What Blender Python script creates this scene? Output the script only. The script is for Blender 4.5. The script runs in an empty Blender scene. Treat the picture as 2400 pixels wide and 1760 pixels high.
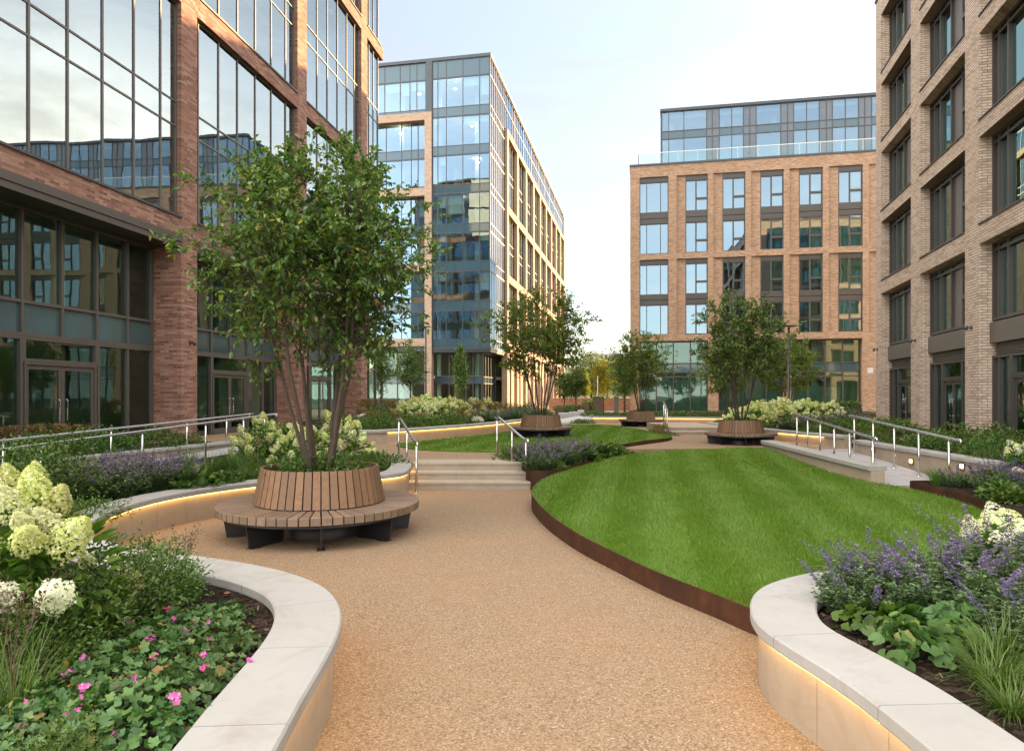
SUN = (50.0, 13.0)      # azimuth clockwise from +Y, elevation, degrees
SKY, EXPO = 0.10, 2.25
CLOUD, FILL_TOP, FILL_BACK, FILL_WEST, VEIL = (1.78, 1.64, 1.48, 1), 2.3, 3.9, 2.6, .5
import bpy, math, random
import numpy as np
from mathutils import Vector, Matrix, noise as mnoise
random.seed(7)
RNG = np.random.default_rng(11)
scn = bpy.context.scene
COL = scn.collection
R = math.radians
# camera figures measured from the photograph (2400 px wide): focal length, horizon row, eye height
F, CX, HY, EYE = 1600.0, 1200.0, 925.0, 2.0
def gp(px, py, z=0.0):
    d = (EYE - z) * F / (py - HY)
    return ((px - CX) / F * d, d)

# ------------------------------------------------------------------ scene helpers
def link(o, parent=None):
    COL.objects.link(o)
    if parent is not None: o.parent = parent
    return o
def tag(o, label=None, cat=None, group=None, kind=None):
    if label: o['label'] = label
    if cat: o['category'] = cat
    if group: o['group'] = group
    if kind: o['kind'] = kind
    return o
def empty(name, loc=(0, 0, 0), rz=0.0, s=1.0, label=None, cat=None, group=None):
    o = bpy.data.objects.new(name, None)
    o.empty_display_size = 0.2
    o.location = loc; o.rotation_euler = (0, 0, rz); o.scale = (s, s, s)
    link(o); tag(o, label, cat, group)
    return o
def obj(name, me, parent=None):
    return link(bpy.data.objects.new(name, me), parent)

def mesh_np(name, V, Fq, mats, smooth=False, mi=None):
    V = np.asarray(V, np.float32); Fq = np.asarray(Fq, np.int32)
    me = bpy.data.meshes.new(name)
    n, (m, k) = len(V), Fq.shape
    me.vertices.add(n); me.vertices.foreach_set('co', V.ravel())
    me.loops.add(m * k); me.loops.foreach_set('vertex_index', Fq.ravel())
    me.polygons.add(m)
    me.polygons.foreach_set('loop_start', np.arange(0, m * k, k, dtype=np.int32))
    for mm in (mats if isinstance(mats, (list, tuple)) else [mats]): me.materials.append(mm)
    if smooth: me.polygons.foreach_set('use_smooth', np.ones(m, bool))
    if mi is not None: me.polygons.foreach_set('material_index', np.asarray(mi, np.int32))
    me.update(calc_edges=True)
    return me

class MB:
    """collects simple solids and links them as one mesh"""
    def __init__(s): s.v = []; s.f = []; s.m = []; s.sm = []
    def add(s, vs, fs, m=0, smooth=False):
        b = len(s.v); s.v += [tuple(p) for p in vs]
        for f in fs: s.f.append([b + i for i in f]); s.m.append(m); s.sm.append(smooth)
    def hexa(s, P, m=0):
        s.add(P, [(0, 3, 2, 1), (4, 5, 6, 7), (0, 1, 5, 4), (1, 2, 6, 5), (2, 3, 7, 6), (3, 0, 4, 7)], m)
    def box(s, a, b, m=0, f=None):
        x0, y0, z0 = a; x1, y1, z1 = b
        P = [(x0, y0, z0), (x1, y0, z0), (x1, y1, z0), (x0, y1, z0), (x0, y0, z1), (x1, y0, z1), (x1, y1, z1), (x0, y1, z1)]
        if f: P = [f(*p) for p in P]
        s.hexa(P, m)
    def quad(s, a, b, c, d, m=0): s.add([a, b, c, d], [(0, 1, 2, 3)], m)
    def poly(s, pts, m=0): s.add(pts, [tuple(range(len(pts)))], m)
    def prism(s, pts, z0, z1, m=0, top=True, bottom=True):
        n = len(pts)
        V = [(p[0], p[1], z0) for p in pts] + [(p[0], p[1], z1) for p in pts]
        fs = [(i, (i + 1) % n, n + (i + 1) % n, n + i) for i in range(n)]
        if top: fs.append(tuple(range(n, 2 * n)))
        if bottom: fs.append(tuple(range(n - 1, -1, -1)))
        s.add(V, fs, m)
    def tube(s, pts, r, seg=8, m=0, caps=True, smooth=True):
        pts = [Vector(p) for p in pts]
        rs = r if isinstance(r, (list, tuple)) else [r] * len(pts)
        up = None; V = []
        for i, p in enumerate(pts):
            t = (pts[min(i + 1, len(pts) - 1)] - pts[max(i - 1, 0)])
            t = t.normalized() if t.length > 1e-9 else Vector((0, 0, 1))
            if up is None: up = Vector((0, 0, 1)) if abs(t.z) < .9 else Vector((1, 0, 0))
            a = t.cross(up)
            if a.length < 1e-5: a = t.orthogonal()
            a.normalize(); bq = t.cross(a).normalized(); up = -bq if False else up
            for k in range(seg):
                an = 2 * math.pi * k / seg
                V.append(p + (a * math.cos(an) + bq * math.sin(an)) * rs[i])
        fs = []
        for i in range(len(pts) - 1):
            for k in range(seg):
                k2 = (k + 1) % seg
                fs.append((i * seg + k, i * seg + k2, (i + 1) * seg + k2, (i + 1) * seg + k))
        if caps:
            fs.append(tuple(range(seg - 1, -1, -1))); fs.append(tuple(range((len(pts) - 1) * seg, len(pts) * seg)))
        s.add(V, fs, m, smooth)
    def lathe(s, prof, seg=48, m=0, c=(0, 0), smooth=True, a0=0.0, a1=2 * math.pi):
        full = abs(a1 - a0 - 2 * math.pi) < 1e-6
        cols = seg if full else seg + 1
        V = []
        for k in range(cols):
            an = a0 + (a1 - a0) * k / seg
            for (r, z) in prof: V.append((c[0] + r * math.cos(an), c[1] + r * math.sin(an), z))
        n = len(prof); fs = []
        for k in range(seg):
            k2 = (k + 1) % cols
            for i in range(n - 1): fs.append((k * n + i, k2 * n + i, k2 * n + i + 1, k * n + i + 1))
        s.add(V, fs, m, smooth)
    def mesh(s, name, mats):
        me = bpy.data.meshes.new(name)
        me.from_pydata(s.v, [], s.f)
        for mm in (mats if isinstance(mats, (list, tuple)) else [mats]): me.materials.append(mm)
        me.polygons.foreach_set('material_index', s.m)
        me.polygons.foreach_set('use_smooth', s.sm)
        me.update(calc_edges=True)
        return me
    def build(s, name, mats, parent=None): return obj(name, s.mesh(name, mats), parent)

def catmull(P, per=8, closed=False):
    P = [np.array(p, float) for p in P]; n = len(P); out = []
    for i in range(n if closed else n - 1):
        if closed: p0, p1, p2, p3 = P[(i - 1) % n], P[i], P[(i + 1) % n], P[(i + 2) % n]
        else:
            p1, p2 = P[i], P[i + 1]
            p0 = P[i - 1] if i > 0 else 2 * p1 - p2
            p3 = P[i + 2] if i + 2 < n else 2 * p2 - p1
        for k in range(per):
            t = k / per
            out.append(.5 * ((2 * p1) + (-p0 + p2) * t + (2 * p0 - 5 * p1 + 4 * p2 - p3) * t * t + (-p0 + 3 * p1 - 3 * p2 + p3) * t ** 3))
    if not closed: out.append(P[-1])
    return np.array(out)
def resample(P, step, closed=False):
    P = np.asarray(P, float)
    if closed: P = np.vstack([P, P[:1]])
    L = np.r_[0, np.cumsum(np.linalg.norm(np.diff(P[:, :2], axis=0), axis=1))]
    n = max(2, int(round(L[-1] / step)))
    t = np.linspace(0, L[-1], n + 1)
    Q = np.stack([np.interp(t, L, P[:, k]) for k in range(P.shape[1])], 1)
    return Q[:-1] if closed else Q
def smooth_path(P, it=2, closed=False):
    P = np.array(P, float)
    for _ in range(it):
        Q = P.copy()
        if closed: Q = .25 * np.roll(P, 1, 0) + .5 * P + .25 * np.roll(P, -1, 0)
        else: Q[1:-1] = .25 * P[:-2] + .5 * P[1:-1] + .25 * P[2:]
        P = Q
    return P
def normals_left(P, closed=False):
    if closed: t = np.roll(P, -1, 0) - np.roll(P, 1, 0)
    else:
        t = np.empty_like(P); t[1:-1] = P[2:] - P[:-2]; t[0] = P[1] - P[0]; t[-1] = P[-1] - P[-2]
    t = t[:, :2]; t /= np.linalg.norm(t, axis=1)[:, None] + 1e-9
    return np.stack([-t[:, 1], t[:, 0]], 1)
def sweep(mb, P, prof, closed=False, za=None, m=0, i0=0, i1=None, ends=True, NL=None, smooth=False):
    """sweeps the profile [(offset to the left, z)...] (a closed loop) along points i0..i1 of the path"""
    P = np.asarray(P, float)
    if NL is None: NL = normals_left(P, closed)
    n = len(P); i1 = n - 1 if i1 is None else i1
    idx = list(range(i0, i1 + 1)) if not closed else list(range(n))
    V = []; k = len(prof)
    for i in idx:
        a = 0 if za is None else za[i]
        for (o, z) in prof: V.append((P[i, 0] + NL[i, 0] * o, P[i, 1] + NL[i, 1] * o, z + a))
    fs = []; L = len(idx)
    for j in range(L if closed else L - 1):
        j2 = (j + 1) % L
        for q in range(k):
            q2 = (q + 1) % k
            fs.append((j * k + q, j * k + q2, j2 * k + q2, j2 * k + q))
    if ends and not closed:
        fs.append(tuple(range(k))); fs.append(tuple(range(L * k - 1, (L - 1) * k - 1, -1)))
    mb.add(V, fs, m, smooth)

def pts_in_poly(px, py, poly):
    poly = np.asarray(poly); n = len(poly); ins = np.zeros(len(px), bool)
    j = n - 1
    for i in range(n):
        xi, yi, xj, yj = poly[i, 0], poly[i, 1], poly[j, 0], poly[j, 1]
        c = ((yi > py) != (yj > py)) & (px < (xj - xi) * (py - yi) / (yj - yi + 1e-12) + xi)
        ins ^= c; j = i
    return ins

# ------------------------------------------------------------------ materials
class NT:
    def __init__(s, name):
        s.m = bpy.data.materials.new(name); s.m.use_nodes = True
        s.t = s.m.node_tree; s.t.nodes.clear()
        s.out = s.t.nodes.new('ShaderNodeOutputMaterial')
    def n(s, typ, ins=None, **kw):
        nd = s.t.nodes.new('ShaderNode' + typ)
        for k, v in kw.items(): setattr(nd, k, v)
        for k, v in (ins or {}).items():
            if isinstance(v, bpy.types.NodeSocket): s.t.links.new(v, nd.inputs[k])
            else: nd.inputs[k].default_value = v
        return nd
    def ramp(s, fac, stops, interp='LINEAR'):
        nd = s.n('ValToRGB', {'Fac': fac}); cr = nd.color_ramp; cr.interpolation = interp
        while len(cr.elements) < len(stops): cr.elements.new(.5)
        for e, (p, c) in zip(cr.elements, stops):
            e.position = p; e.color = (*c, 1) if len(c) == 3 else c
        return nd.outputs[0]
    def mix(s, fac, a, b, bt='MIX'):
        nd = s.n('Mix', data_type='RGBA', blend_type=bt)
        for k, v in ((0, fac), (6, a), (7, b)):
            if isinstance(v, bpy.types.NodeSocket): s.t.links.new(v, nd.inputs[k])
            else: nd.inputs[k].default_value = v if k == 0 else (*v, 1)
        return nd.outputs[2]
    def math(s, op, a, b=0.0):
        nd = s.n('Math', operation=op)
        for k, v in ((0, a), (1, b)):
            if isinstance(v, bpy.types.NodeSocket): s.t.links.new(v, nd.inputs[k])
            else: nd.inputs[k].default_value = v
        return nd.outputs[0]
    def coords(s, which='Object'): return s.n('TexCoord').outputs[which]
    def noise(s, scale, detail=4, rough=.55, vec=None, dist=0.0):
        ins = {'Scale': scale, 'Detail': detail, 'Roughness': rough, 'Distortion': dist}
        if vec is not None: ins['Vector'] = vec
        return s.n('TexNoise', ins).outputs[0]
    def bump(s, h, strength=.3, dist=.01): return s.n('Bump', {'Height': h, 'Strength': strength, 'Distance': dist}).outputs[0]
    def surf(s, sh): s.t.links.new(sh, s.out.inputs['Surface']); return s.m
    def pbr(s, base, rough=.6, metal=0.0, normal=None, spec=.5, **kw):
        ins = {'Base Color': base if isinstance(base, bpy.types.NodeSocket) else (*base, 1), 'Roughness': rough, 'Metallic': metal, 'Specular IOR Level': spec}
        if normal is not None: ins['Normal'] = normal
        ins.update(kw)
        return s.n('BsdfPrincipled', ins).outputs[0]

def m_stone(name, c1, c2, rough=.75, seam=None):
    t = NT(name); co = t.coords()
    a = t.noise(1.3, 5, .6, co); b = t.noise(38, 4, .65, co); big = t.noise(.45, 3, .5, co)
    isl = t.n('NewGeometry').outputs['Random Per Island']
    col = t.mix(t.ramp(a, [(.3, (0, 0, 0)), (.7, (1, 1, 1))]), c1, c2)
    col = t.mix(t.math('MULTIPLY', b, .25), col, tuple(x * .72 for x in c1))
    col = t.mix(t.ramp(isl, [(0, (0, 0, 0)), (1, (.55, .55, .55))]), col, (c2[0] * .84, c2[1] * .80, c2[2] * .74))
    st = t.ramp(t.noise(1.9, 6, .72, co, 1.2), [(.5, (0, 0, 0)), (.74, (.6, .6, .6))])
    col = t.mix(st, col, tuple(x * y for x, y in zip(c1, (.74, .66, .55))))
    sk = t.noise(1.0, 5, .65, t.n('Mapping', {'Vector': co, 'Scale': (7, 7, .55)}).outputs[0], .3)
    col = t.mix(t.ramp(sk, [(.55, (0, 0, 0)), (.8, (.32, .32, .32))]), col, tuple(x * y for x, y in zip(c1, (.66, .62, .56))))
    return t.surf(t.pbr(col, rough, normal=t.bump(b, .12, .004)))
def m_brick(name, cols, mortar, bw=.24, bh=.075, ms=.009):
    t = NT(name)
    x = t.n('SeparateXYZ', {0: t.coords()})
    u = t.math('ADD', x.outputs[0], x.outputs[1])
    v = t.n('CombineXYZ', {0: u, 1: x.outputs[2]}).outputs[0]
    br = t.n('TexBrick', {'Vector': v, 'Scale': 1.0, 'Mortar Size': ms, 'Mortar Smooth': .3, 'Bias': 0.0, 'Brick Width': bw, 'Row Height': bh,
                          'Color1': (*cols[0], 1), 'Color2': (*cols[1], 1), 'Mortar': (*mortar, 1)}, offset=.5)
    # per-brick tone: white noise on the brick cell
    row = t.math('FLOOR', t.math('DIVIDE', x.outputs[2], bh))
    sh = t.math('MULTIPLY', t.math('MODULO', row, 2.0), .5)
    cell = t.math('FLOOR', t.math('ADD', t.math('DIVIDE', u, bw), sh))
    wn = t.n('TexWhiteNoise', {'Vector': t.n('CombineXYZ', {0: cell, 1: row}).outputs[0]}, noise_dimensions='2D').outputs[0]
    tone = t.ramp(wn, [(0, cols[2]), (.25, cols[0]), (.6, cols[1]), (1, cols[3])])
    col = t.mix(t.math('SUBTRACT', 1.0, br.outputs['Fac']), mortar, tone)
    big = t.noise(.35, 4, .6, t.coords())
    col = t.mix(t.ramp(big, [(.35, (0, 0, 0)), (.7, (.35, .35, .35))]), col, tuple(c * .72 for c in cols[0]))
    grit = t.noise(60, 3, .6, t.coords())
    col = t.mix(t.math('MULTIPLY', grit, .3), col, cols[2])
    h = t.math('ADD', t.math('MULTIPLY', br.outputs['Fac'], -1.0), t.math('MULTIPLY', grit, .3))
    return t.surf(t.pbr(col, .85, normal=t.bump(h, .5, .008), spec=.25))
def m_glass(name, tint, refl=.3, gcol=(.86, .93, 1.0), wav=.012):
    t = NT(name)
    lw = t.n('Fresnel', {'IOR': 1.5}).outputs[0]
    fac = t.math('ADD', t.math('MULTIPLY', lw, 1 - refl), refl)
    nz = t.noise(.55, 2, .4, t.coords())
    bm = t.n('Bump', {'Height': nz, 'Strength': 1.0, 'Distance': wav}).outputs[0]
    gl = t.n('BsdfGlossy', {'Color': (*gcol, 1), 'Roughness': .004, 'Normal': bm}).outputs[0]
    tr = t.n('BsdfTransparent', {'Color': (*tint, 1)}).outputs[0]
    mx = t.n('MixShader', {0: fac, 1: tr, 2: gl}).outputs[0]
    return t.surf(mx)
def m_plain(name, c, rough=.5, metal=0.0, spec=.5, var=.15, scale=3.0, bump=0.0):
    t = NT(name); n = t.noise(scale, 5, .6, t.coords())
    col = t.mix(n, tuple(x * (1 - var) for x in c), tuple(min(1, x * (1 + var)) for x in c))
    nm = t.bump(t.noise(scale * 12, 3, .6, t.coords()), bump, .005) if bump else None
    rr = t.math('ADD', t.math('MULTIPLY', n, .16), rough - .08)
    return t.surf(t.pbr(col, rr, metal, nm, spec))
def m_leaf(name, stops, trans=.3, rough=.42, spec=.4):
    t = NT(name)
    isl = t.n('NewGeometry').outputs['Random Per Island']
    col = t.ramp(isl, stops)
    oi = t.n('ObjectInfo').outputs['Random']
    col = t.n('HueSaturation', {'Hue': t.math('ADD', t.math('MULTIPLY', oi, .03), .485), 'Saturation': 1.0, 'Value': t.math('ADD', t.math('MULTIPLY', oi, .3), .85), 'Color': col}).outputs[0]
    p = t.pbr(col, rough, spec=spec)
    tl = t.n('BsdfTranslucent', {'Color': t.mix(1.0, col, (1.0, 1.15, .5), 'MULTIPLY')}).outputs[0]
    return t.surf(t.n('MixShader', {0: trans, 1: p, 2: tl}).outputs[0])
def m_emit(name, c, s):
    t = NT(name)
    return t.surf(t.n('Emission', {'Color': (*c, 1), 'Strength': s}).outputs[0])
def m_wood(name, c):
    t = NT(name); co = t.coords()
    isl = t.n('NewGeometry').outputs['Random Per Island']
    off = t.n('CombineXYZ', {0: t.math('MULTIPLY', isl, 31.0), 1: t.math('MULTIPLY', isl, 17.0), 2: 0.0}).outputs[0]
    v = t.n('VectorMath', {0: co, 1: off}, operation='ADD').outputs[0]
    w = t.noise(7, 6, .65, v, 2.0); fine = t.noise(90, 3, .7, v)
    base = t.ramp(isl, [(0, tuple(x * .72 for x in c)), (.5, c), (1, (c[0] * 1.2, c[1] * 1.12, c[2] * 1.05))])
    col = t.mix(t.ramp(w, [(.35, (0, 0, 0)), (.65, (.55, .55, .55))]), base, tuple(x * .55 for x in c))
    col = t.mix(t.math('MULTIPLY', fine, .3), col, (c[0] * .5, c[1] * .48, c[2] * .45))
    return t.surf(t.pbr(col, .6, normal=t.bump(fine, .25, .003), spec=.3))
M = {}
def build_materials():
    M['cap'] = m_stone('pale_limestone', (.32, .315, .303), (.385, .38, .366), .7)
    M['wallstone'] = m_stone('buff_limestone', (.34, .27, .20), (.41, .335, .255), .8)
    M['step'] = m_stone('step_stone', (.34, .285, .225), (.40, .345, .28), .8)
    M['paving'] = m_stone('grey_granite_paving', (.34, .34, .35), (.42, .42, .43), .7)
    M['granite'] = m_stone('pale_granite', (.36, .36, .37), (.44, .44, .45), .7)
    # resin bound gravel
    t = NT('resin_bound_gravel'); co = t.coords()
    vor = t.n('TexVoronoi', {'Vector': co, 'Scale': 88.0, 'Randomness': 1.0}, feature='F1')
    wn = t.n('SeparateColor', {0: vor.outputs['Color']}).outputs[0]
    col = t.ramp(wn, [(0, (0.1174, 0.07343, 0.04104)), (0.3, (0.2252, 0.1594, 0.0948)), (0.65, (0.2862, 0.2113, 0.1336)), (0.94, (0.3282, 0.2511, 0.167)), (1, (0.4403, 0.3776, 0.277))])
    dist = vor.outputs['Distance']
    col = t.mix(t.ramp(dist, [(.45, (0, 0, 0)), (.85, (.6, .6, .6))]), col, (.17, .09, .045))
    big = t.noise(.5, 4, .6, co); mid = t.noise(5, 4, .6, co)
    col = t.mix(t.ramp(big, [(.35, (0, 0, 0)), (.68, (.28, .28, .28))]), col, (.34, .19, .10))
    col = t.mix(t.ramp(mid, [(.55, (0, 0, 0)), (.8, (.25, .25, .25))]), col, (.28, .18, .09))
    stn = t.noise(.9, 6, .75, co, .8)
    col = t.mix(t.ramp(stn, [(.54, (0, 0, 0)), (.70, (.30, .30, .30))]), col, (.20, .135, .075))
    M['resin'] = t.surf(t.pbr(col, .75, normal=t.bump(dist, -.7, .009), spec=.3))
    # corten
    t = NT('weathered_steel'); co = t.coords()
    a = t.noise(2.5, 6, .65, co); b = t.noise(45, 4, .7, co)
    st = t.noise(1.0, 4, .6, t.n('Mapping', {'Vector': co, 'Scale': (9, 9, .7)}).outputs[0])
    col = t.ramp(a, [(.3, (.022, .0095, .0065)), (.5, (.050, .019, .0105)), (.7, (.10, .037, .015))])
    col = t.mix(t.ramp(st, [(.45, (0, 0, 0)), (.7, (.5, .5, .5))]), col, (.03, .013, .009))
    col = t.mix(t.math('MULTIPLY', b, .35), col, (.10, .04, .016))
    M['corten'] = t.surf(t.pbr(col, .7, .15, t.bump(b, .2, .003), .3))
    M['wood'] = m_wood('weathered_hardwood', (.235, .142, .085))
    M['woodtop'] = m_wood('greyed_hardwood', (.235, .165, .115))
    M['blackmetal'] = m_plain('black_painted_steel', (.018, .018, .02), .45, 0, .5)
    M['steel'] = m_plain('brushed_stainless', (.58, .56, .53), .27, 1.0, .5, .06, 30)
    M['frame'] = m_plain('dark_bronze_frame', (.07, .064, .059), .42, .3, .5, .1)
    M['bronze'] = m_plain('bronze_panel', (.13, .115, .10), .42, .35, .5, .12, .8)
    M['grey_frame'] = m_plain('blue_grey_frame', (.055, .065, .075), .4, .3)
    M['cladding'] = m_plain('blue_grey_cladding', (.115, .14, .165), .3, .3)
    M['fascia'] = m_plain('bronze_fascia', (.10, .085, .07), .38, .4, .5, .1, .6)
    M['brick1'] = m_brick('red_brick', [(.265, .122, .084), (.345, .165, .115), (.14, .07, .055), (.46, .285, .21)], (.27, .21, .17), .3, .075)
    M['brick3'] = m_brick('brown_brick', [(.345, .222, .138), (.425, .28, .18), (.245, .155, .10), (.51, .365, .25)], (.31, .225, .17), .26, .075)
    M['brick4'] = m_brick('tan_grey_brick', [(.55, .44, .345), (.64, .525, .42), (.41, .315, .24), (.70, .59, .485)], (.15, .115, .09), .3, .085, ms=.013)
    M['brick2'] = m_brick('buff_brick', [(.42, .30, .215), (.49, .36, .265), (.33, .235, .17), (.54, .42, .32)], (.36, .28, .22), .25, .075)
    M['glass1'] = m_glass('coated_glass_clear', (.50, .60, .56), .40, (.68, .80, .86), .004)
    M['glass2'] = m_glass('coated_glass_blue', (.55, .72, .72), .36, (.40, .58, .76), .006)
    M['glass3'] = m_glass('coated_glass_apartment', (.50, .66, .64), .38, (.52, .70, .84), .006)
    M['glass4'] = m_glass('coated_glass_dark', (.36, .58, .52), .34, (.62, .90, .86), .003)
    M['glassg'] = m_glass('shopfront_glass', (.52, .70, .62), .14, (.62, .86, .84), .004)
    M['glassb'] = m_glass('balustrade_glass', (.82, .92, .90), .05, (.7, .85, .9), .003)
    M['film'] = m_plain('frosted_film', (.34, .46, .41), .6, 0, .3, .12, .8)
    t = NT('spandrel_glass'); M['spandrel'] = t.surf(t.pbr((.05, .095, .10), .08, 0, t.bump(t.noise(.6, 2, .4, t.coords()), .2, .02), .8))
    t = NT('spandrel_blue'); M['spandrel2'] = t.surf(t.pbr((.05, .10, .13), .06, .2, t.bump(t.noise(.6, 2, .4, t.coords()), .2, .02), .9))
    M['interior'] = m_plain('interior_plaster', (.66, .65, .58), .8, 0, .2, .2, .7)
    M['blind'] = m_plain('roller_blind', (.62, .63, .58), .8, 0, .2, .08, 1.2)
    M['roof'] = m_plain('roof_membrane', (.12, .12, .12), .9)
    M['concrete'] = m_plain('pale_concrete', (.42, .41, .39), .85, 0, .3, .15, 1.5, .1)
    t = NT('bark_mulch_soil'); co = t.coords()
    v = t.n('TexVoronoi', {'Vector': co, 'Scale': 26.0}); w = t.n('SeparateColor', {0: v.outputs['Color']}).outputs[0]
    col = t.ramp(w, [(0, (.010, .007, .005)), (.6, (.03, .019, .013)), (1, (.075, .048, .032))])
    h = t.math('ADD', t.math('MULTIPLY', w, .6), t.noise(60, 4, .7, co))
    M['soil'] = t.surf(t.pbr(col, .95, normal=t.bump(h, .9, .03), spec=.15))
    t = NT('bark_chip'); isl = t.n('NewGeometry').outputs['Random Per Island']
    M['chip'] = t.surf(t.pbr(t.ramp(isl, [(0, (.014, .009, .006)), (.6, (.045, .027, .017)), (.9, (.11, .07, .045)), (1, (.2, .14, .09))]), .9, spec=.2))
    # turf with mown stripes (the stripes are the grass leaning two ways: two blade tones)
    def turf(name, blades):
        t = NT(name); co = t.coords()
        x = t.n('SeparateXYZ', {0: co})
        s = t.math('SUBTRACT', t.math('MULTIPLY', x.outputs[0], .981), t.math('MULTIPLY', x.outputs[1], .1925))
        wob = t.noise(1.3, 3, .5, co)
        s = t.math('ADD', s, t.math('MULTIPLY', wob, .16))
        st = t.math('SINE', t.math('MULTIPLY', s, 2 * math.pi / 1.04))
        st = t.n('MapRange', {'Value': st, 'From Min': -1.35, 'From Max': 1.35}).outputs[0]
        isl = t.n('NewGeometry').outputs['Random Per Island']
        f = isl if blades else t.noise(70, 3, .7, co)
        a = t.ramp(f, [(0, (0.07611, 0.1634, 0.01037)), (0.5, (0.1255, 0.2425, 0.01778)), (0.93, (0.1659, 0.2964, 0.02964)), (1, (0.2429, 0.2784, 0.05928))])
        b = t.ramp(f, [(0, (0.09795, 0.1896, 0.02574)), (0.5, (0.1613, 0.2814, 0.0429)), (0.93, (0.2112, 0.3406, 0.06864)), (1, (0.2977, 0.316, 0.1287))])
        col = t.mix(st, a, b)
        pat = t.ramp(t.noise(.9, 4, .65, co), [(.4, (0, 0, 0)), (.72, (.5, .5, .5))])
        col = t.mix(pat, col, (.10, .155, .008))
        col = t.mix(t.ramp(t.noise(2.6, 5, .7, co, .6), [(.55, (0, 0, 0)), (.78, (.55, .55, .55))]), col, (.15, .185, .03))
        col = t.mix(t.ramp(t.noise(.33, 5, .7, co), [(.5, (0, 0, 0)), (.8, (.45, .45, .45))]), col, (.055, .13, .006))
        if blades:
            p = t.pbr(col, .5, spec=.3); tl = t.n('BsdfTranslucent', {'Color': col}).outputs[0]
            return t.surf(t.n('MixShader', {0: .25, 1: p, 2: tl}).outputs[0])
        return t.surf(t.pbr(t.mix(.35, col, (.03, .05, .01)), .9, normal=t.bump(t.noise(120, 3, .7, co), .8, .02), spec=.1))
    M['turf'] = turf('turf_ground', False); M['blade'] = turf('grass_blade', True)
    M['ground'] = m_plain('bare_ground', (.10, .085, .06), .95, 0, .2, .3, .4)
    M['leaf_tree'] = m_leaf('tree_leaf', [(0, (0.04635, 0.09528, 0.02079)), (.45, (0.08755, 0.1625, 0.03465)), (.8, (0.1416, 0.2242, 0.04851)), (.95, (0.2575, 0.2802, 0.05775)), (1, (0.3605, 0.2466, 0.06352))], .42, .30, .6)
    M['leaf_tree2'] = m_leaf('tree_leaf_light', [(0, (0.08625, 0.1552, 0.033)), (.5, (0.1495, 0.23, 0.0484)), (.9, (0.2185, 0.2875, 0.0605)), (1, (0.322, 0.2875, 0.066))], .5)
    M['leaf_dark'] = m_leaf('dark_leaf', [(0, (0.0408, 0.0864, 0.0161)), (.5, (0.0744, 0.144, 0.02415)), (.9, (0.12, 0.204, 0.0368)), (1, (0.12, 0.18, 0.0345))], .22, .38)
    M['leaf_mid'] = m_leaf('mid_green_leaf', [(0, (0.0408, 0.0897, 0.0143)), (.5, (0.078, 0.1495, 0.0231)), (.92, (0.126, 0.207, 0.033)), (1, (0.216, 0.2185, 0.044))], .3)
    M['leaf_bed'] = m_leaf('bed_leaf', [(0, (.05, .10, .02)), (.5, (.09, .16, .032)), (.92, (.14, .21, .045)), (1, (.22, .2, .05))], .35)
    M['leaf_ger'] = m_leaf('lobed_leaf', [(0, (0.039, 0.0975, 0.024)), (.5, (0.0715, 0.1475, 0.0384)), (.9, (0.117, 0.2063, 0.054)), (.97, (0.208, 0.225, 0.06)), (1, (0.26, 0.1125, 0.036))], .25, .45)
    M['leaf_hyd'] = m_leaf('hydrangea_leaf', [(0, (.048, .115, .016)), (.5, (.09, .195, .025)), (.9, (.14, .255, .035)), (1, (.22, .28, .05))], .4)
    M['leaf_grey'] = m_leaf('grey_green_leaf', [(0, (.065, .11, .042)), (.5, (.11, .165, .07)), (1, (.165, .225, .105))], .25, .6, .2)
    M['leaf_grass'] = m_leaf('ornamental_grass', [(0, (.045, .095, .014)), (.5, (.085, .16, .022)), (.9, (.13, .21, .035)), (1, (.28, .26, .085))], .3)
    M['leaf_rust'] = m_leaf('bronze_grass', [(0, (.15, .12, .04)), (.5, (.25, .17, .07)), (1, (.38, .27, .12))], .3, .6, .2)
    M['leaf_yellow'] = m_leaf('yellow_leaf', [(0, (.14, .17, .02)), (.5, (.24, .26, .025)), (1, (.38, .36, .03))], .4)
    M['leaf_far'] = m_leaf('olive_leaf', [(0, (0.075, 0.1087, 0.026)), (.5, (0.135, 0.174, 0.039)), (1, (0.225, 0.2465, 0.052))], .3)
    M['litter'] = m_leaf('dry_leaf', [(0, (.09, .04, .02)), (.5, (.2, .09, .035)), (1, (.3, .17, .08))], .1, .7, .2)
    M['stem'] = m_plain('green_stem', (.06, .09, .025), .6)
    M['bark'] = m_plain('tree_bark', (.085, .064, .049), .85, 0, .2, .45, 9, .5)
    M['petal_cream'] = m_leaf('cream_floret', [(0, (.50, .54, .22)), (.4, (.66, .68, .34)), (.8, (.80, .79, .52)), (1, (.86, .85, .66))], .3, .6, .2)
    M['petal_lime'] = m_leaf('lime_floret', [(0, (.42, .47, .13)), (.4, (.58, .61, .22)), (.8, (.70, .71, .33)), (1, (.8, .78, .5))], .3, .6, .2)
    M['petal_white'] = m_leaf('white_floret', [(0, (.6, .6, .45)), (.5, (.74, .73, .6)), (1, (.84, .83, .72))], .3, .6, .2)
    M['petal_pink'] = m_leaf('pink_petal', [(0, (.50, .07, .30)), (.5, (.66, .13, .44)), (1, (.72, .24, .52))], .3, .6, .2)
    M['petal_lilac'] = m_leaf('violet_floret', [(0, (.11, .085, .19)), (.5, (.175, .13, .285)), (1, (.27, .215, .38))], .25, .6, .2)
    M['petal_mauve'] = m_leaf('mauve_floret', [(0, (.16, .12, .20)), (.5, (.25, .19, .30)), (1, (.36, .29, .40))], .25, .6, .2)
    M['seed'] = m_plain('dry_seedhead', (.10, .065, .035), .8)
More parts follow.
